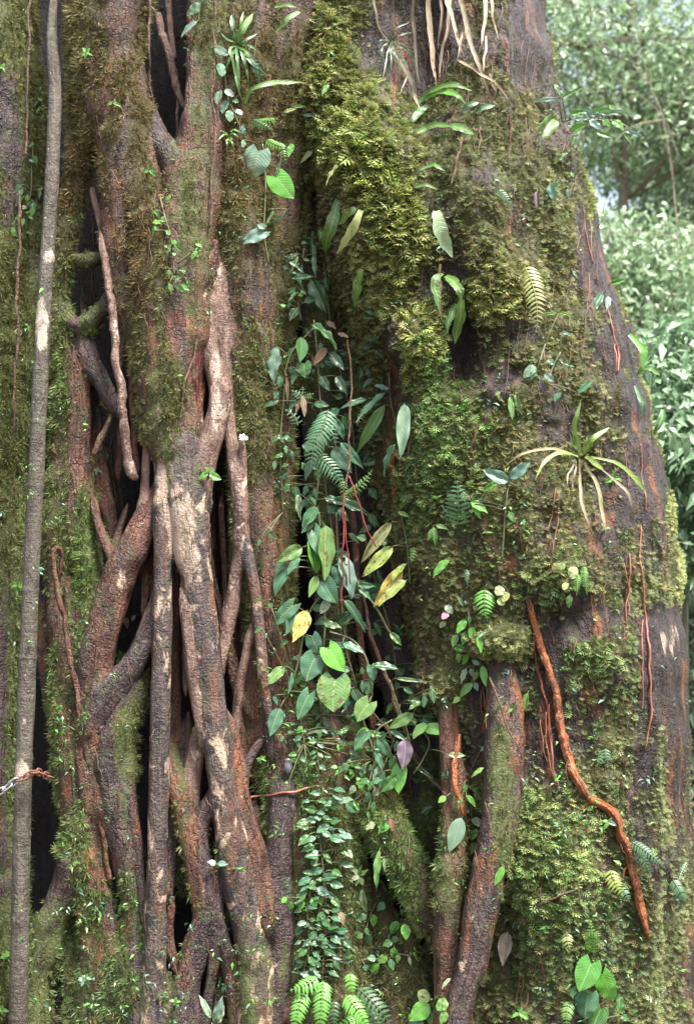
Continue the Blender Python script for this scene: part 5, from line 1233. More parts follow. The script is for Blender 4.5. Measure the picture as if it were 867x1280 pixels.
plant('heart_leaf_climber', 'large bluish heart leaf high on the brown moss with greener leaves below', 'climber', [(H, 323, 190, 310, 219, 38, 's'), (H, 345, 221, 367, 246, 30, 'v'), (H, 329, 290, 302, 303, 18, 's'), (O, 331, 286, 322, 279, 10, 'b'), (O, 305, 175, 303, 184, 8, 's'), (LN, 352, 200, 345, 222, 4, 'b'), (LN, 344, 262, 330, 285, 4, 'b'), (LN, 360, 262, 340, 278, 4, 'b'), (O, 366, 180, 360, 196, 9, 'v')], stems=[[(328, 180), (332, 230), (330, 290), (336, 330)], [(352, 190), (348, 222)]], out=.06, dmax=.16)
plant('creeper', 'small leaved creeper in the shade left of the moss ridge', 'creeper', cluster(372, 330, 12, 16, 14, 10, 'gbd') + [(O, 372, 318, 362, 344, 6, 'p'), (LN, 365, 348, 391, 343, 7, 'b'), (O, 392, 318, 393, 345, 8, 'b'), (O, 389, 350, 406, 391, 21, 'd'), (O, 372, 385, 362, 400, 12, 'd'), (O, 380, 378, 396, 372, 10, 'd')] + cluster(368, 365, 10, 8, 9, 9, 'gvb'), stems=[[(380, 310), (376, 340), (372, 370), (376, 400)]], out=.04, dmax=.2)
plant('creeper', 'narrow leaved creeper among the brown moss above the heart leaf', 'creeper', [(LN, 355, 141, 370, 134, 6, 'n'), (LN, 378, 144, 397, 145, 5, 's'), (O, 410, 105, 402, 119, 7, 'l'), (O, 366, 133, 382, 133, 5, 'l'), (LN, 391, 188, 375, 200, 7, 'n'), (LN, 425, 206, 405, 225, 6, 'n')], out=.035)
def seedling(label, x, y, n, l, cols='l', group=None, stem=None, r=_r, kind=O):
    Ls = []
    a0 = r.uniform(0, 6)
    for i in range(n):
        a = a0 + i * 2 * math.pi / n + r.uniform(-.3, .3)
        ll = l * r.uniform(.8, 1.2)
        Ls.append((kind, x, y, x + math.cos(a) * ll, y + math.sin(a) * ll * .85 + 1, ll * .5, r.choice(cols)))
    return plant('seedling', label, 'seedling', Ls, out=.03, group=group, seed=int(x))
seedling('bright five leaved seedling in the fork of the crossing roots', 152, 822, 6, 13, 'v')
plant('seedling', 'bright green seedling leaf pair over the dark gap under the pale elbow', 'seedling', [(O, 262, 593, 277, 599, 11, 'v'), (O, 260, 592, 249, 597, 8, 'v'), (O, 261, 590, 258, 583, 6, 'v'), (O, 262, 592, 268, 586, 6, 'v')], out=.03)
plant('seedling', 'two leaved sprout on the crossing roots near the bottom', 'seedling', [(O, 270, 1080, 260, 1076, 8, 's'), (O, 272, 1080, 285, 1080, 8, 's')], out=.03)
plant('seedling', 'upright pale lance leaved sprout at the bottom left of centre', 'seedling', [(LN, 263, 1272, 253, 1246, 8, 'p'), (LN, 268, 1276, 277, 1249, 11, 's'), (LN, 272, 1279, 281, 1257, 7, 'p')], out=.05, stems=[[(266, 1268), (268, 1290)]])
seedling('small sprout left of the liana near the bottom', 12, 1195, 6, 11, 'vl')
seedling('tiny sprout on the slab left of the liana at mid height', 22, 732, 4, 9, 'v')
seedling('tiny sprout at the very bottom left corner', 3, 1262, 4, 8, 'vl')
seedling('tiny bright sprout on the mossy bough near the top left', 108, 66, 5, 9, 'v')
seedling('small leaf pair high on the mossy bough', 142, 128, 3, 9, 'l')
seedling('small sprout at the far left edge near the top', 4, 84, 3, 8, 'v')
seedling('small sprout on the bark beside the middle dark hole', 187, 212, 3, 10, 'v')
plant('climbing_vine', 'bright leaved little vine on the middle bough below the top eye', 'vine', cluster(196, 272, 5, 8, 7, 10, 'vl') + cluster(216, 300, 6, 12, 8, 10, 'vl') + cluster(217, 342, 8, 8, 9, 11, 'vl') + cluster(246, 312, 5, 4, 5, 11, 'v') + [(O, 208, 250, 214, 243, 6, 'v')], stems=[[(200, 246), (206, 270), (214, 300), (218, 345)], [(222, 330), (236, 318), (248, 310)]], out=.03)
plant('climbing_vine', 'small leaved vine on the slab at far left beside the liana', 'vine', cluster(38, 245, 9, 9, 12, 10, 'bvl') + cluster(26, 268, 8, 6, 8, 9, 'vl') + cluster(42, 195, 6, 8, 6, 8, 'bg'), stems=[[(42, 180), (40, 215), (38, 245), (26, 268)]], out=.03)
plant('creeper', 'tiny leaved creeper behind the upper liana', 'creeper', cluster(53, 130, 4, 12, 14, 6, 'gvb'), out=.03)
seedling('pale tiny sprout on the dark root left of the gap under the snapped root', 122, 588, 4, 6, 'sl')
seedling('tiny sprouts at the foot of the curving mottled root', 108, 1222, 5, 7, 'sl')
seedling('tiny pale sprout low between the mossy roots', 104, 1226, 4, 7, 's')
seedling('small bright sprouts on the mossy column right of the lattice', 326, 948, 6, 7, 'vl')
seedling('pale tiny rosette near the bottom beside the hollow', 219, 1252, 5, 7, 'lv')
# right edge of the trunk
plant('edge_epiphyte', 'leafy epiphyte jutting out from the right edge of the trunk against the forest', 'epiphyte', [
    (O, 712, 143, 741, 135, 9, 'v', .02), (O, 740, 140, 768, 135, 8, 'v', .05), (LN, 745, 142, 789, 141, 8, 's', .05), (O, 735, 150, 754, 163, 13, 's', .05), (O, 764, 151, 780, 161, 13, 'v', .06), (LN, 780, 162, 804, 171, 7, 's', .06), (O, 745, 165, 765, 171, 9, 'l', .05), (O, 779, 168, 792, 177, 8, 'l', .05), (O, 712, 162, 733, 155, 10, 'v', .03), (LN, 702, 123, 726, 107, 6, 'l', .02), (LN, 727, 138, 752, 146, 8, 's', .05), (LN, 715, 150, 738, 147, 8, 's', .04), (O, 752, 150, 764, 158, 9, 'v', .05), (LN, 698, 126, 664, 124, 7, 's', .03), (LN, 690, 105, 703, 118, 8, 'g', .02), (O, 760, 132, 774, 141, 8, 'v', .05)],
    stems=[[(702, 152), (720, 148), (745, 150), (770, 152), (785, 160)]], out=.04, dmax=.45, loc=P(703, 150, .45))
plant('veined_leaf', 'large veined leaf hanging under the edge epiphyte', 'leaf', [(O, 690, 146, 656, 187, 23, 'l')], out=.05)
plant('edge_epiphyte', 'pale wavy leaves on the bare bark below the edge epiphyte', 'epiphyte', [(O, 718, 170, 713, 191, 13, 'l'), (LN, 710, 190, 688, 204, 6, 'l'), (O, 687, 230, 692, 251, 14, 's'), (O, 696, 225, 702, 230, 7, 's'), (O, 671, 239, 671, 262, 9, 'pu'), (O, 709, 236, 711, 248, 7, 's'), (O, 713, 216, 717, 221, 5, 'v')], out=.04)
plant('edge_epiphyte', 'drooping leaves on the trunk edge right of the bleached fern', 'epiphyte', [(LN, 762, 355, 780, 349, 7, 'v'), (LN, 752, 367, 739, 391, 10, 'b'), (O, 760, 370, 758, 388, 8, 's'), (LN, 714, 338, 723, 348, 4, 's')], out=.04, dmax=.5)
_s = thing('edge_epiphyte', 'strap leaves curling off the trunk edge above the bromeliad', 'epiphyte', P(797, 470, .4))
for pts, w, c in [([(786, 418), (803, 438, .03), (803, 460, .03)], 10, 'v'), ([(802, 461), (813, 461, .02), (824, 469, .02)], 7, 'l'), ([(793, 482), (800, 498, .02), (803, 521, .02)], 7, 'b'), ([(828, 512), (824, 530, .02), (816, 543)], 10, 'g'), ([(795, 470), (800, 462, .02), (806, 456, .02)], 5, 'v')]:
    strap(_s, pts, w, c, .03, dmax=.4)
plant('lichen_rosette', 'pale lime crumpled lichen leaves above the long orange root', 'lichen', [(RD, 697, 703, 693, 715, 11, 'n'), (RD, 704, 704, 699, 712, 10, 'n'), (RD, 717, 708, 714, 722, 13, (.42, .45, .22)), (RD, 708, 728, 704, 737, 9, (.4, .44, .2)), (RD, 627, 733, 620, 744, 13, (.42, .45, .22)), (RD, 634, 740, 628, 752, 11, 'n'), (RD, 712, 744, 708, 758, 9, 'l'), (RD, 622, 748, 630, 756, 10, (.4, .44, .2))], out=.03)
seedling('tiny leaves on moss right of the stalked pair', 755, 660, 3, 7, 'l')
seedling('small sprout on the bark right of the bromeliad', 766, 598, 4, 12, 'v')
seedling('tiny sprouts low on the trunk left of the heart leaves', 648, 1266, 3, 13, 'v')
seedling('pale small sprout beside the lower bend of the orange root', 760, 1028, 4, 9, 'sl')
plant('lance_leaf_plant', 'slim leaf standing on moss right of the dark lower root', 'plant', [(LN, 659, 866, 655, 890, 8, 'l')], out=.03)
plant('orchid', 'small orchid like cluster with a pale flower at the trunk edge', 'orchid', [(RD, 556, 757, 566, 765, 10, 'p'), (RD, 560, 766, 552, 773, 9, (.4, .26, .3)), (RD, 556, 777, 549, 783, 8, 'p'), (LN, 573, 746, 578, 758, 5, 'p')], out=.03)
plant('seedling', 'three leaved sprout on the mossy left flank of the trunk below the blue green fern', 'seedling', [(O, 541, 659, 548, 681, 9, 'l'), (O, 544, 657, 560, 661, 7, 'l'), (O, 540, 661, 535, 675, 7, 'l')], out=.03)
plant('fallen_leaf', 'single fresh green leaf on brown moss left of the small orchid', 'leaf', [(LN, 561, 699, 539, 716, 12, 'v')], out=.03)

# ------------------------------------------------------------------ ferns
fern('dark fern with curved leaflets filling the upper gap', [(410, 512, 380, 570, 34, 'b', -.15), (402, 530, 388, 590, 30, 'b', .1), (392, 566, 430, 616, 26, 'b', -.2), (400, 520, 420, 560, 22, 'b'), (372, 532, 356, 512, 18, 's', .3)], dmax=.1, gap=4.6, pw=.22, lift=.2)
fern('light green fern frond bending right at the edge of the gap', [(431, 619, 465, 587, 17, 'l', .15), (428, 600, 432, 632, 12, 'l')], dmax=.1, gap=4)
fern('small pale fern fan above the dark fern', [(380, 500, 364, 488, 16, 's', .2), (380, 500, 392, 492, 14, 'l', -.2), (378, 500, 378, 482, 14, 'l')], dmax=.14, gap=4, pw=.22)
fern('little yellowish fern on the inner edge of the trunk', [(457, 510, 446, 532, 12, 'n')], dmax=.2)
fern('bleached yellowish fern hanging on the olive moss cushion', [(655, 333, 669, 416, 32, (.30, .32, .12), -.18)], gap=5.0, pw=.24)
fern('small light fern right of the pale hanging leaf', [(512, 512, 546, 490, 14, 'l')], gap=3.2)
fern('blue green fern with spreading leaflets on the middle of the trunk', [(572, 657, 570, 600, 38, 'b', .05), (566, 655, 552, 632, 14, 'b')], gap=5.2, pw=.24)
fern('bright compact fern above the small vine cluster', [(606, 736, 608, 774, 28, 'v', .1)], gap=4.6, pw=.32)
fern('tiny fern at the left edge of the trunk', [(517, 684, 513, 704, 12, 'l')], gap=3)
fern('tiny dark fern hanging over the dark gap', [(479, 673, 482, 688, 10, 'b')], dmax=.12, gap=3)
fern('pair of comb like sprigs hanging on the trunk', [(722, 718, 720, 745, 10, 'v', 0), (729, 708, 733, 744, 11, 'v', 0)], name='clubmoss', gap=2.4, pw=.22)
fern('drooping dark clubmoss sprig on the trunk below the blue green fern', [(583, 712, 584, 734, 8, 'b', 0)], name='clubmoss', gap=2.4)
fern('bright ferns at the bottom below the hanging vine', [(397, 1222, 362, 1238, 26, 'v', -.1), (380, 1240, 366, 1296, 24, 'v', .05), (404, 1226, 399, 1298, 25, 'v', .0), (438, 1216, 442, 1246, 17, 'v', .1), (432, 1244, 462, 1292, 26, 'v', -.1), (458, 1272, 418, 1290, 26, 'v', .2)], gap=4.6, pw=.5, out=.07, blunt=.6)
fern('dark bluish fern at the bottom right of the bright ferns', [(448, 1236, 490, 1285, 32, 'd', -.1), (462, 1262, 478, 1292, 26, 'd', .1)], gap=6, pw=.34, out=.05)
fern('low dark fern fan hidden below the hanging vine', [(418, 1250, 416, 1290, 18, 'd', 0)], gap=5, pw=.36)
fern('small upright fern on moss above the bottom heart leaves', [(738, 1190, 737, 1152, 20, 'v', .08)], gap=3.6)
fern('short fern left of the bottom heart leaves', [(712, 1252, 709, 1286, 16, 'l')], gap=3.4)
fern('yellowish little fern left of the small upright fern', [(708, 1166, 712, 1188, 16, 'n')], gap=3.6)
fern('yellowish fern frond left of the lower end of the orange root', [(762, 1088, 778, 1120, 20, 'yl', .1)], gap=4.4)
fern('bluish fern frond reaching right from the bend of the orange root', [(790, 1053, 831, 1086, 16, 'b', -.08), (795, 1064, 812, 1096, 14, 'b')], gap=4)
fern('pale silvery frond at the right edge near the bottom', [(857, 1078, 846, 1108, 7, 's', .1), (840, 1100, 858, 1130, 18, 'b')], gap=3)
fern('tuft of small ferns on brown moss left of the big heart leaf', [(318, 152, 348, 148, 16, 'v', .1), (316, 150, 340, 162, 14, 'g')], gap=3.2, dmax=.2)
fern('light fern right of the bluish heart leaf', [(334, 175, 362, 184, 16, 'v', .15), (350, 178, 358, 205, 12, 'v')], gap=3.2, dmax=.2)
fern('dark small fern on the shaded moss at upper right of the trunk', [(622, 238, 640, 262, 14, 'b')], gap=3.4)
fern('fine leaved fern beside the long orange root', [(756, 936, 760, 956, 14, 'b'), (752, 940, 744, 958, 12, 'b')], gap=3.4)
fern('small dull fern low on the trunk between twig and orange root', [(775, 1110, 786, 1128, 14, 'b')], gap=3.4)

# dead brown leaves
plant('fallen_leaf', 'small brown dead leaf caught beside the climber at left', 'leaf', [(O, 339, 844, 352, 850, 11, 'br')], out=.02)
plant('fallen_leaf', 'curled brown leaf caught above the long reddish root thread', 'leaf', [(O, 408, 402, 420, 410, 9, 'br')], out=.03, dmax=.2, dead=True)
plant('fallen_leaf', 'pinkish curled leaf at the very top of the long reddish root thread', 'leaf', [(O, 422, 417, 436, 421, 7, (.35, .22, .2))], out=.03, dmax=.2, dead=True)
plant('fallen_leaf', 'drooping brown leaf among the broad dull leaves in the upper gap', 'leaf', [(O, 391, 445, 398, 462, 9, 'br')], out=.03, dmax=.2, dead=True)
plant('fallen_leaf', 'pinkish dead leaf bits in the small hollow at the left roots', 'leaf', [(O, 156, 772, 162, 784, 9, (.4, .17, .12)), (O, 165, 776, 170, 768, 6, (.3, .12, .1))], out=.03, dead=True)
plant('hanging_leaf', 'withered brown strips hanging at the upper fern in the gap', 'leaf', [(LN, 378, 494, 382, 520, 8, 'br'), (LN, 374, 500, 370, 516, 6, 'br'), (LN, 358, 470, 360, 506, 4, 'br')], out=.03, dmax=.14, dead=True)

# white fungus on the stub
FUN = simple('fungus_white', (.55, .55, .5), (.8, .8, .76), 50, .8)
vv, ff, off = [], [], 0
for k in range(26):
    a, e = _r.uniform(0, 6.28), _r.uniform(-.6, 1.2)
    d_ = np.array([math.cos(a) * math.cos(e), math.sin(a) * math.cos(e), math.sin(e)])
    c0 = P(304, 549, .055)
    C = np.array([c0, c0 + d_ * .01, c0 + d_ * _r.uniform(.014, .022) + np.array([0, 0, .004])])
    v, fs, uv = tube_np(C, np.array([.003, .003, .0012]), 5)
    vv.append(v); ff.append(np.vstack([fs[0][:, [0, 1, 2]], fs[0][:, [0, 2, 3]], fs[1], fs[2]]) + off); off += len(v)
tag(mesh_np('fungus', np.vstack(vv), np.vstack(ff), FUN), 'small fluffy white fungus on top of the thin pale stub', 'fungus')

# pitcher like cup on the mossy column
CUP = simple('seed_cup', (.06, .11, .05), (.2, .16, .24), 70, .35)
c0 = P(360, 958, hit(360, 958) - .03)
C = np.array([c0 + np.array([0, 0, h]) for h in (-.028, -.02, -.005, .01, .022, .026)])
v, fs, uv = tube_np(C, np.array([.004, .012, .016, .016, .013, .015]), 12)
tag(mesh_np('seed_pod', v, fs, CUP), 'dark green and purple seed pod stuck to the mossy column', 'seed pod')

# ------------------------------------------------------------------ chain round the liana
STEEL = simple('chain_steel', (.3, .3, .31), (.62, .62, .63), 60, .28, .8); STEEL.node_tree.nodes['Principled BSDF'].inputs['Metallic'].default_value = .9
RUST = simple('chain_rust', (.07, .03, .025), (.2, .09, .07), 80, .7, .2)
ch = thing('chain', 'metal chain at the far left, steel links turning rusty by the liana', 'chain', P(0, 990, -.13))
cpts = [(-62, 1004, -.16), (-30, 999, -.17), (0, 990, -.16), (10, 983, -.155), (22, 975, -.15), (34, 971, -.145), (44, 964, -.13), (56, 969, -.06), (66, 972, .0)]
pc = catmull(cpts, 12); XC = Pv(pc[:, 0], pc[:, 1], pc[:, 2]); qc, sc_ = resample(XC, .002)
pos_, li = 0.0, 0
while pos_ < sc_[-1] - .03:
    i0, i1 = np.searchsorted(sc_, pos_), np.searchsorted(sc_, pos_ + .026)
    i1 = min(i1, len(qc) - 1)
    c = (qc[i0] + qc[i1]) / 2; d_ = qc[i1] - qc[i0]; d_ /= np.linalg.norm(d_)
    u = np.array([0, -.45, .9]); u -= (u @ d_) * d_; u /= np.linalg.norm(u); w_ = np.cross(d_, u)
    a1 = u if li % 2 == 0 else w_
    th = np.linspace(0, 2 * math.pi, 21)[:-1]
    px, pr = np.sign(np.cos(th)) * .009 + np.cos(th) * .0105, np.sin(th) * .0115
    C = c + px[:, None] * d_ + pr[:, None] * a1
    C2 = np.vstack([C, C[:1], C[1:2]])
    nrm_ = np.cross(d_, a1)
    V, F, m_ = [], [], 8
    nC = len(C)
    for q in range(nC):
        t = C[(q + 1) % nC] - C[q - 1]; t /= np.linalg.norm(t); b = np.cross(t, nrm_)
        for k in range(m_):
            aa = 2 * math.pi * k / m_
            V.append(C[q] + .0036 * (math.cos(aa) * nrm_ + math.sin(aa) * b))
    for q in range(nC):
        for k in range(m_):
            F.append((q * m_ + k, q * m_ + (k + 1) % m_, ((q + 1) % nC) * m_ + (k + 1) % m_, ((q + 1) % nC) * m_ + k))
    mesh_np('link', np.array(V), np.array(F), STEEL if c[0] < P(26, 975, -.15)[0] else RUST, ch)
    pos_ += .0285; li += 1
# ------------------------------------------------------------------ the forest behind, to the right
def leaf_cloud_mat(name, c1, c2, c3, trans=.3):
    m = NT(name)
    cc = m.n('Attribute', attribute_name='Col').outputs['Color']
    b = m.n('BsdfPrincipled'); m.set(b, 'Base Color', cc); m.set(b, 'Roughness', .3); m.set(b, 'Specular IOR Level', .65)
    t = m.n('BsdfTranslucent'); m.set(t, 'Color', cc)
    mx = m.n('MixShader'); m.set(mx, 0, trans); m.t.links.new(b.outputs[0], mx.inputs[1]); m.t.links.new(t.outputs[0], mx.inputs[2])
    m.t.links.new(mx.outputs[0], m.out.inputs[0])
    return m.m
CLOUD = leaf_cloud_mat('forest_leaves', 0, 0, 0)
LT_V = np.array([(0, 0, 0), (.4, .2, .06), (1, 0, -.2), (.4, -.2, .06), (.45, 0, -.02)]); LT_F = np.array([(0, 4, 1), (4, 2, 1), (0, 3, 4), (4, 3, 2)])
def leaves(X, size, palette, droop=.5, rng=RNG):
    n = len(X)
    a = rng.normal(size=(n, 3)); a[:, 2] = a[:, 2] * .5 - droop; a /= np.linalg.norm(a, axis=1)[:, None]
    w = np.array([0, -.35, 1.0]) + rng.normal(size=(n, 3)) * .5; w -= (w * a).sum(1)[:, None] * a; w /= np.linalg.norm(w, axis=1)[:, None]
    b = np.cross(w, a)
    s = size * rng.uniform(.6, 1.35, n)
    V = X[:, None] + s[:, None, None] * (LT_V[None, :, 0:1] * a[:, None] + LT_V[None, :, 1:2] * b[:, None] + LT_V[None, :, 2:3] * w[:, None])
    F = (np.arange(n) * 5)[:, None, None] + LT_F[None]
    pal = np.array(palette); c = pal[rng.integers(0, len(pal), n)] * np.exp(rng.normal(size=(n, 1)) * .25)
    return V.reshape(-1, 3), F.reshape(-1, 3), np.repeat(np.clip(c, 0, 1), 5, 0)
PB = [(.07, .13, .045), (.10, .18, .06), (.05, .10, .045), (.13, .2, .09)]
WOOD = simple('forest_wood', (.09, .075, .055), (.28, .24, .19), 20, .8, .2, .004)
def tree(name, label, cat, foot, clumps, nleaf, size, trunk_r, pal=PB, droop=.5, group=None, twigs=10, seed=0):
    """clumps: (centre xyz, radii xyz); leaves sit mostly in the outer shell of each clump, on twigs from the limbs"""
    rng = np.random.default_rng(seed)
    foot = np.array(foot, float); foot[2] = float(ground_z(foot[0], foot[1])) - .1
    o = thing(name, label, cat, foot, group)
    cs = [np.array(c[0]) for c in clumps]
    top = max(cs, key=lambda c: c[2])
    axis = bez(foot, foot * .5 + top * .5 + np.array([foot[0] - top[0], foot[1] - top[1], 0]) * .25, top, 14)
    V, F, uv = tube_np(*(lambda q: (q[0][:, :3], np.linspace(trunk_r, trunk_r * .25, len(q[0]))))(resample(axis, .15)), 10, .1, .08, seed)
    mesh_np('trunk', V, F, WOOD, o, uv=uv)
    lim, Xs = [], []
    wts = np.array([np.prod(c[1]) ** .67 for c in clumps]); wts /= wts.sum()
    for (c, rd), w in zip(clumps, wts):
        c = np.array(c); rd = np.array(rd)
        j = np.argmin(np.linalg.norm(axis - (c - np.array([0, 0, rd[2] * .8])), axis=1))
        lim.append((bez(axis[j], (axis[j] + c) / 2 + np.array([0, 0, -.1]), c, 8), np.linspace(trunk_r * .4, trunk_r * .12, 8)))
        tips = []
        for k in range(twigs):
            d = rng.normal(size=3); d /= np.linalg.norm(d)
            e = c + d * rd * .92
            C = bez(c, (c + e) / 2 + np.array([0, 0, .1 * rd[2]]), e, 7)
            lim.append((C, np.linspace(trunk_r * .12, trunk_r * .04 + .002, 7)))
            tips.append(C)
        n = int(nleaf * w)
        T = np.array(tips)
        ti = rng.integers(0, len(T), n); tk = np.clip(rng.beta(2.2, 1.2, n) * 6, 0, 5.999); k0 = tk.astype(int); fr = (tk - k0)[:, None]
        X = T[ti, k0] * (1 - fr) + T[ti, k0 + 1] * fr + rng.normal(size=(n, 3)) * rd * .17
        X2 = c + (lambda g: g / np.linalg.norm(g, axis=1)[:, None])(rng.normal(size=(n // 2, 3))) * rd * rng.uniform(.6, 1.02, (n // 2, 1))
        Xs += [X, X2]
    tubes_obj('branch', lim, WOOD, o, 5)
    v, f, c = leaves(np.vstack(Xs), size, pal, droop, rng)
    mesh_np('crown', v, f, CLOUD, o, smooth=False, attrs={'Col': c})
    return o
def at(px, py, y, rx, ry, rz):
    return (P(px, py, y), (rx, ry, rz))
PALE = [(.22, .33, .17), (.3, .42, .24), (.14, .22, .11), (.38, .5, .34)]  # leaf colours lightened to stand in for bright haze over the background
BLUE = [(.14, .25, .13), (.2, .32, .18), (.10, .18, .09), (.28, .4, .25)]
tree('understory_tree', 'pale fine leaved tree arching behind the top of the big trunk', 'tree', P(760, 700, 6.5), [at(730, 60, 6, 1.1, 1.0, .9), at(800, 40, 6.5, 1.2, 1, .9), at(880, 70, 6.5, 1.3, 1, 1.0), at(760, 150, 6.5, 1.0, .9, .6), at(860, 160, 6.2, 1.1, .9, .7), at(940, 150, 6.5, 1.2, 1, 1.2), at(660, 40, 7, 1.2, 1, 1.0), at(790, -90, 6.5, 1.4, 1.1, .8)], 11000, .085, .10, PALE, .5, twigs=16, seed=1)
tree('understory_tree', 'darker tree with drooping leaves right of the trunk at eye level of the edge epiphyte', 'tree', P(850, 760, 8), [at(850, 215, 8, .9, .9, .7), at(905, 250, 8, 1.1, 1, 1.0), at(800, 190, 8.5, .7, .8, .35), at(860, 330, 7.5, 1.0, 1, .7), at(960, 330, 7.5, 1.2, 1, 1.2)], 8000, .10, .10, BLUE, .7, twigs=16, seed=2)
tree('understory_tree', 'bright green tree filling the space beside the middle of the trunk edge', 'tree', P(800, 800, 5.5), [at(775, 330, 5.5, .62, .7, .42), at(820, 400, 5.2, .8, .7, .6), at(880, 420, 5, .8, .7, .8), at(790, 470, 5.5, .7, .7, .5), at(740, 400, 6, .8, .8, .8), at(840, 310, 6, .7, .7, .35)], 8000, .085, .07, PALE, .5, twigs=16, seed=3)
tree('shrub', 'broad leaved shrub close behind the right edge of the trunk', 'shrub', P(850, 900, 2.6), [at(845, 500, 2.6, .34, .4, .3), at(850, 580, 2.4, .36, .4, .35), at(880, 660, 2.5, .4, .4, .4), at(860, 450, 3.0, .45, .4, .3), at(900, 550, 2.8, .5, .5, .5)], 3200, .10, .03, BLUE, .6, twigs=12, seed=4)
tree('shrub', 'dark shrub low behind the right edge of the trunk', 'shrub', P(890, 960, 3.2), [at(880, 720, 3.4, .5, .5, .5), at(870, 800, 3.2, .5, .5, .4), at(900, 880, 3, .6, .5, .5), at(880, 960, 3, .6, .5, .4)], 4200, .085, .03, [(.07, .15, .08), (.10, .19, .10), (.15, .24, .14)], .6, twigs=10, seed=5)
tree('understory_tree', 'dim tree standing behind the shrubs at right', 'tree', P(860, 800, 9), [at(830, 520, 9, 1.0, 1, .9), at(880, 600, 9, 1.2, 1, 1.0), at(860, 720, 9, 1.2, 1, 1.0), at(800, 620, 9, 1.0, 1, .9), at(900, 480, 9, 1.2, 1, 1), at(780, 420, 10, 1.2, 1, .8)], 8000, .12, .12, BLUE, .5, twigs=14, seed=6)
# pale bare twigs in front of the trees
rngb = np.random.default_rng(8)
tw = thing('bare_sapling', 'pale bare twigs of a sapling in front of the forest leaves at upper right', 'sapling', np.array([P(835, 900, 4.8)[0], 4.8, float(ground_z(P(835, 900, 4.8)[0], 4.8))]))
lst = []
st_ = Pv([848, 852, 846, 830, 812, 790], [960, 600, 300, 160, 110, 80], [4.8] * 6); st_[0][2] = tw.location[2] - .1
q, _ = resample(catmull(st_, 8), .1); lst.append((q, np.linspace(.012, .004, len(q))))
for pts in [[(846, 300), (820, 292), (780, 290), (740, 288)], [(848, 200), (830, 150), (800, 120), (760, 90)], [(842, 260), (838, 200), (825, 170), (818, 120)], [(846, 330), (870, 290), (890, 200)], [(835, 180), (850, 130), (880, 60)], [(812, 110), (800, 60), (790, 0)], [(846, 280), (860, 240), (868, 190)], [(826, 150), (790, 158), (765, 180)]]:
    C = Pv([p_[0] for p_ in pts], [p_[1] for p_ in pts], [4.8 - .1 * k for k in range(len(pts))])
    q, _ = resample(catmull(C, 8), .06); lst.append((q, np.linspace(.005, .002, len(q))))
tubes_obj('branch', lst, simple('pale_twig', (.14, .11, .08), (.3, .25, .19), 30, .8), tw, 6)
# the far wood: one mass
n = 42000
px = RNG.uniform(560, 1150, n); py = RNG.uniform(-260, 1000, n); yy = RNG.uniform(11, 17, n)
X = Pv(px, py, yy)
nz = fbm(X * np.array([.7, .7, .9]), 3, 71) + .25 * fbm(X * 2.5, 2, 72)
gap = np.exp(-(((px - 772) / 30) ** 2 + ((py - 243) / 20) ** 2) ** 2) * 2.2 + np.exp(-(((px - 745) / 40) ** 2 + ((py - 15) / 20) ** 2) ** 2) * .5
keep = (nz - gap > -.15) & (X[:, 2] > ground_z(X[:, 0], X[:, 1]))
v, f, c = leaves(X[keep], .17, [(.2, .3, .17), (.26, .36, .22), (.32, .42, .3), (.14, .22, .12)], .5)
fw = mesh_np('forest_foliage', v, f, CLOUD, smooth=False, attrs={'Col': c}); fw['kind'] = 'stuff'; fw['label'] = 'pale mass of far forest leaves behind the trees at right'

# ------------------------------------------------------------------ ground cover on the bark: tiny creepers and hair roots nobody could count
def cover_points(n, boxes):
    out = []
    for bx, by, rx, ry, w in boxes:
        for _ in range(int(n * w)):
            out.append((bx + RNG.normal() * rx, by + RNG.normal() * ry))
    return out
tot = [(700, 1080, 80, 90, .2), (640, 650, 90, 70, .1), (720, 850, 70, 90, .15), (620, 480, 80, 90, .1), (480, 250, 60, 100, .05), (740, 1200, 80, 60, .15), (120, 1180, 60, 70, .1), (90, 850, 30, 150, .1), (420, 950, 50, 80, .12), (480, 1180, 40, 70, .1), (310, 300, 40, 150, .06), (40, 420, 30, 200, .1), (380, 420, 30, 70, .12), (560, 900, 40, 120, .06), (300, 1200, 40, 70, .06), (660, 200, 50, 80, .06), (370, 760, 25, 100, .1), (160, 1230, 60, 50, .1)]
V, F, Cc, off = [], [], [], 0
pal = np.array([CC['v'], CC['l'], CC['b'], CC['g'], CC['d'], CC['s']])
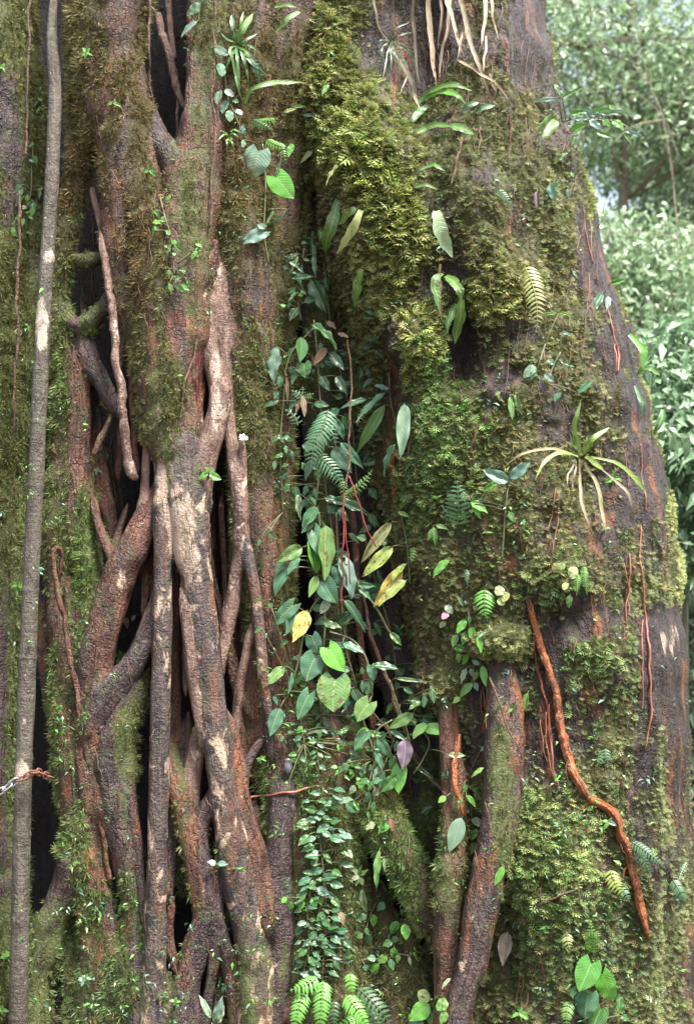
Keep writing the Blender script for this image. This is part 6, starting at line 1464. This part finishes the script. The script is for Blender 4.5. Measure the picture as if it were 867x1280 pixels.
for (x, y) in cover_points(520, tot):
    if not (-10 < x < 866 and -10 < y < 1290): continue
    dpt = hit(x, y)
    if dpt > .55: continue
    k = RNG.integers(2, 7)
    X = Pv(x + RNG.normal(size=k) * 3.5, y + RNG.normal(size=k) * 3.5, dpt - .015 - RNG.random(k) * .02)
    v, f, c = leaves(X, .018 * RNG.uniform(.6, 1.5), pal[RNG.integers(0, 6, 2)], .4)
    V.append(v); F.append(f + off); Cc.append(c); off += len(v)
o = mesh_np('ground_cover', np.vstack(V), np.vstack(F), CLOUD, smooth=False, attrs={'Col': np.vstack(Cc)}); o['kind'] = 'stuff'; o['label'] = 'tiny creeping leaves sprinkled over the mossy bark'
V, F, off = [], [], 0
hb = [(700, 800, 90, 220, .3), (600, 420, 80, 160, .15), (720, 330, 30, 120, .12), (560, 60, 60, 50, .1), (330, 120, 60, 120, .12), (140, 300, 70, 180, .15), (260, 700, 50, 250, .2), (680, 1120, 90, 100, .2), (470, 600, 40, 120, .1), (500, 900, 30, 80, .1), (640, 110, 40, 80, .1), (110, 700, 40, 250, .12), (250, 1100, 60, 100, .1)]
for (x, y) in cover_points(230, hb):
    if not (0 < x < 860 and -10 < y < 1250): continue
    l = RNG.uniform(12, 60); n = 8
    px = x + np.cumsum(RNG.normal(size=n) * 1.6) + RNG.normal() * np.linspace(0, .3, n) * l * .5; py = y + np.linspace(0, l, n)
    ys = np.array([hit(a, b) for a, b in zip(px, py)])
    if ys.max() > .6: continue
    ys = np.minimum(ys, np.convolve(np.pad(ys, 1, 'edge'), [.25, .5, .25], 'valid')) - RNG.uniform(.006, .03)
    v, fs, uv = tube_np(Pv(px, py, ys), np.linspace(.0022, .0009, n) * RNG.uniform(.6, 1.4), 4, cap=False)
    V.append(v); F.append(fs[0] + off); off += len(v)
HR = simple('hair_root', (.035, .015, .010), (.17, .085, .05), 9, .5)
o = mesh_np('rootlets', np.vstack(V), np.vstack(F), HR); o['kind'] = 'stuff'; o['label'] = 'hair thin brown rootlets hanging over the bark'
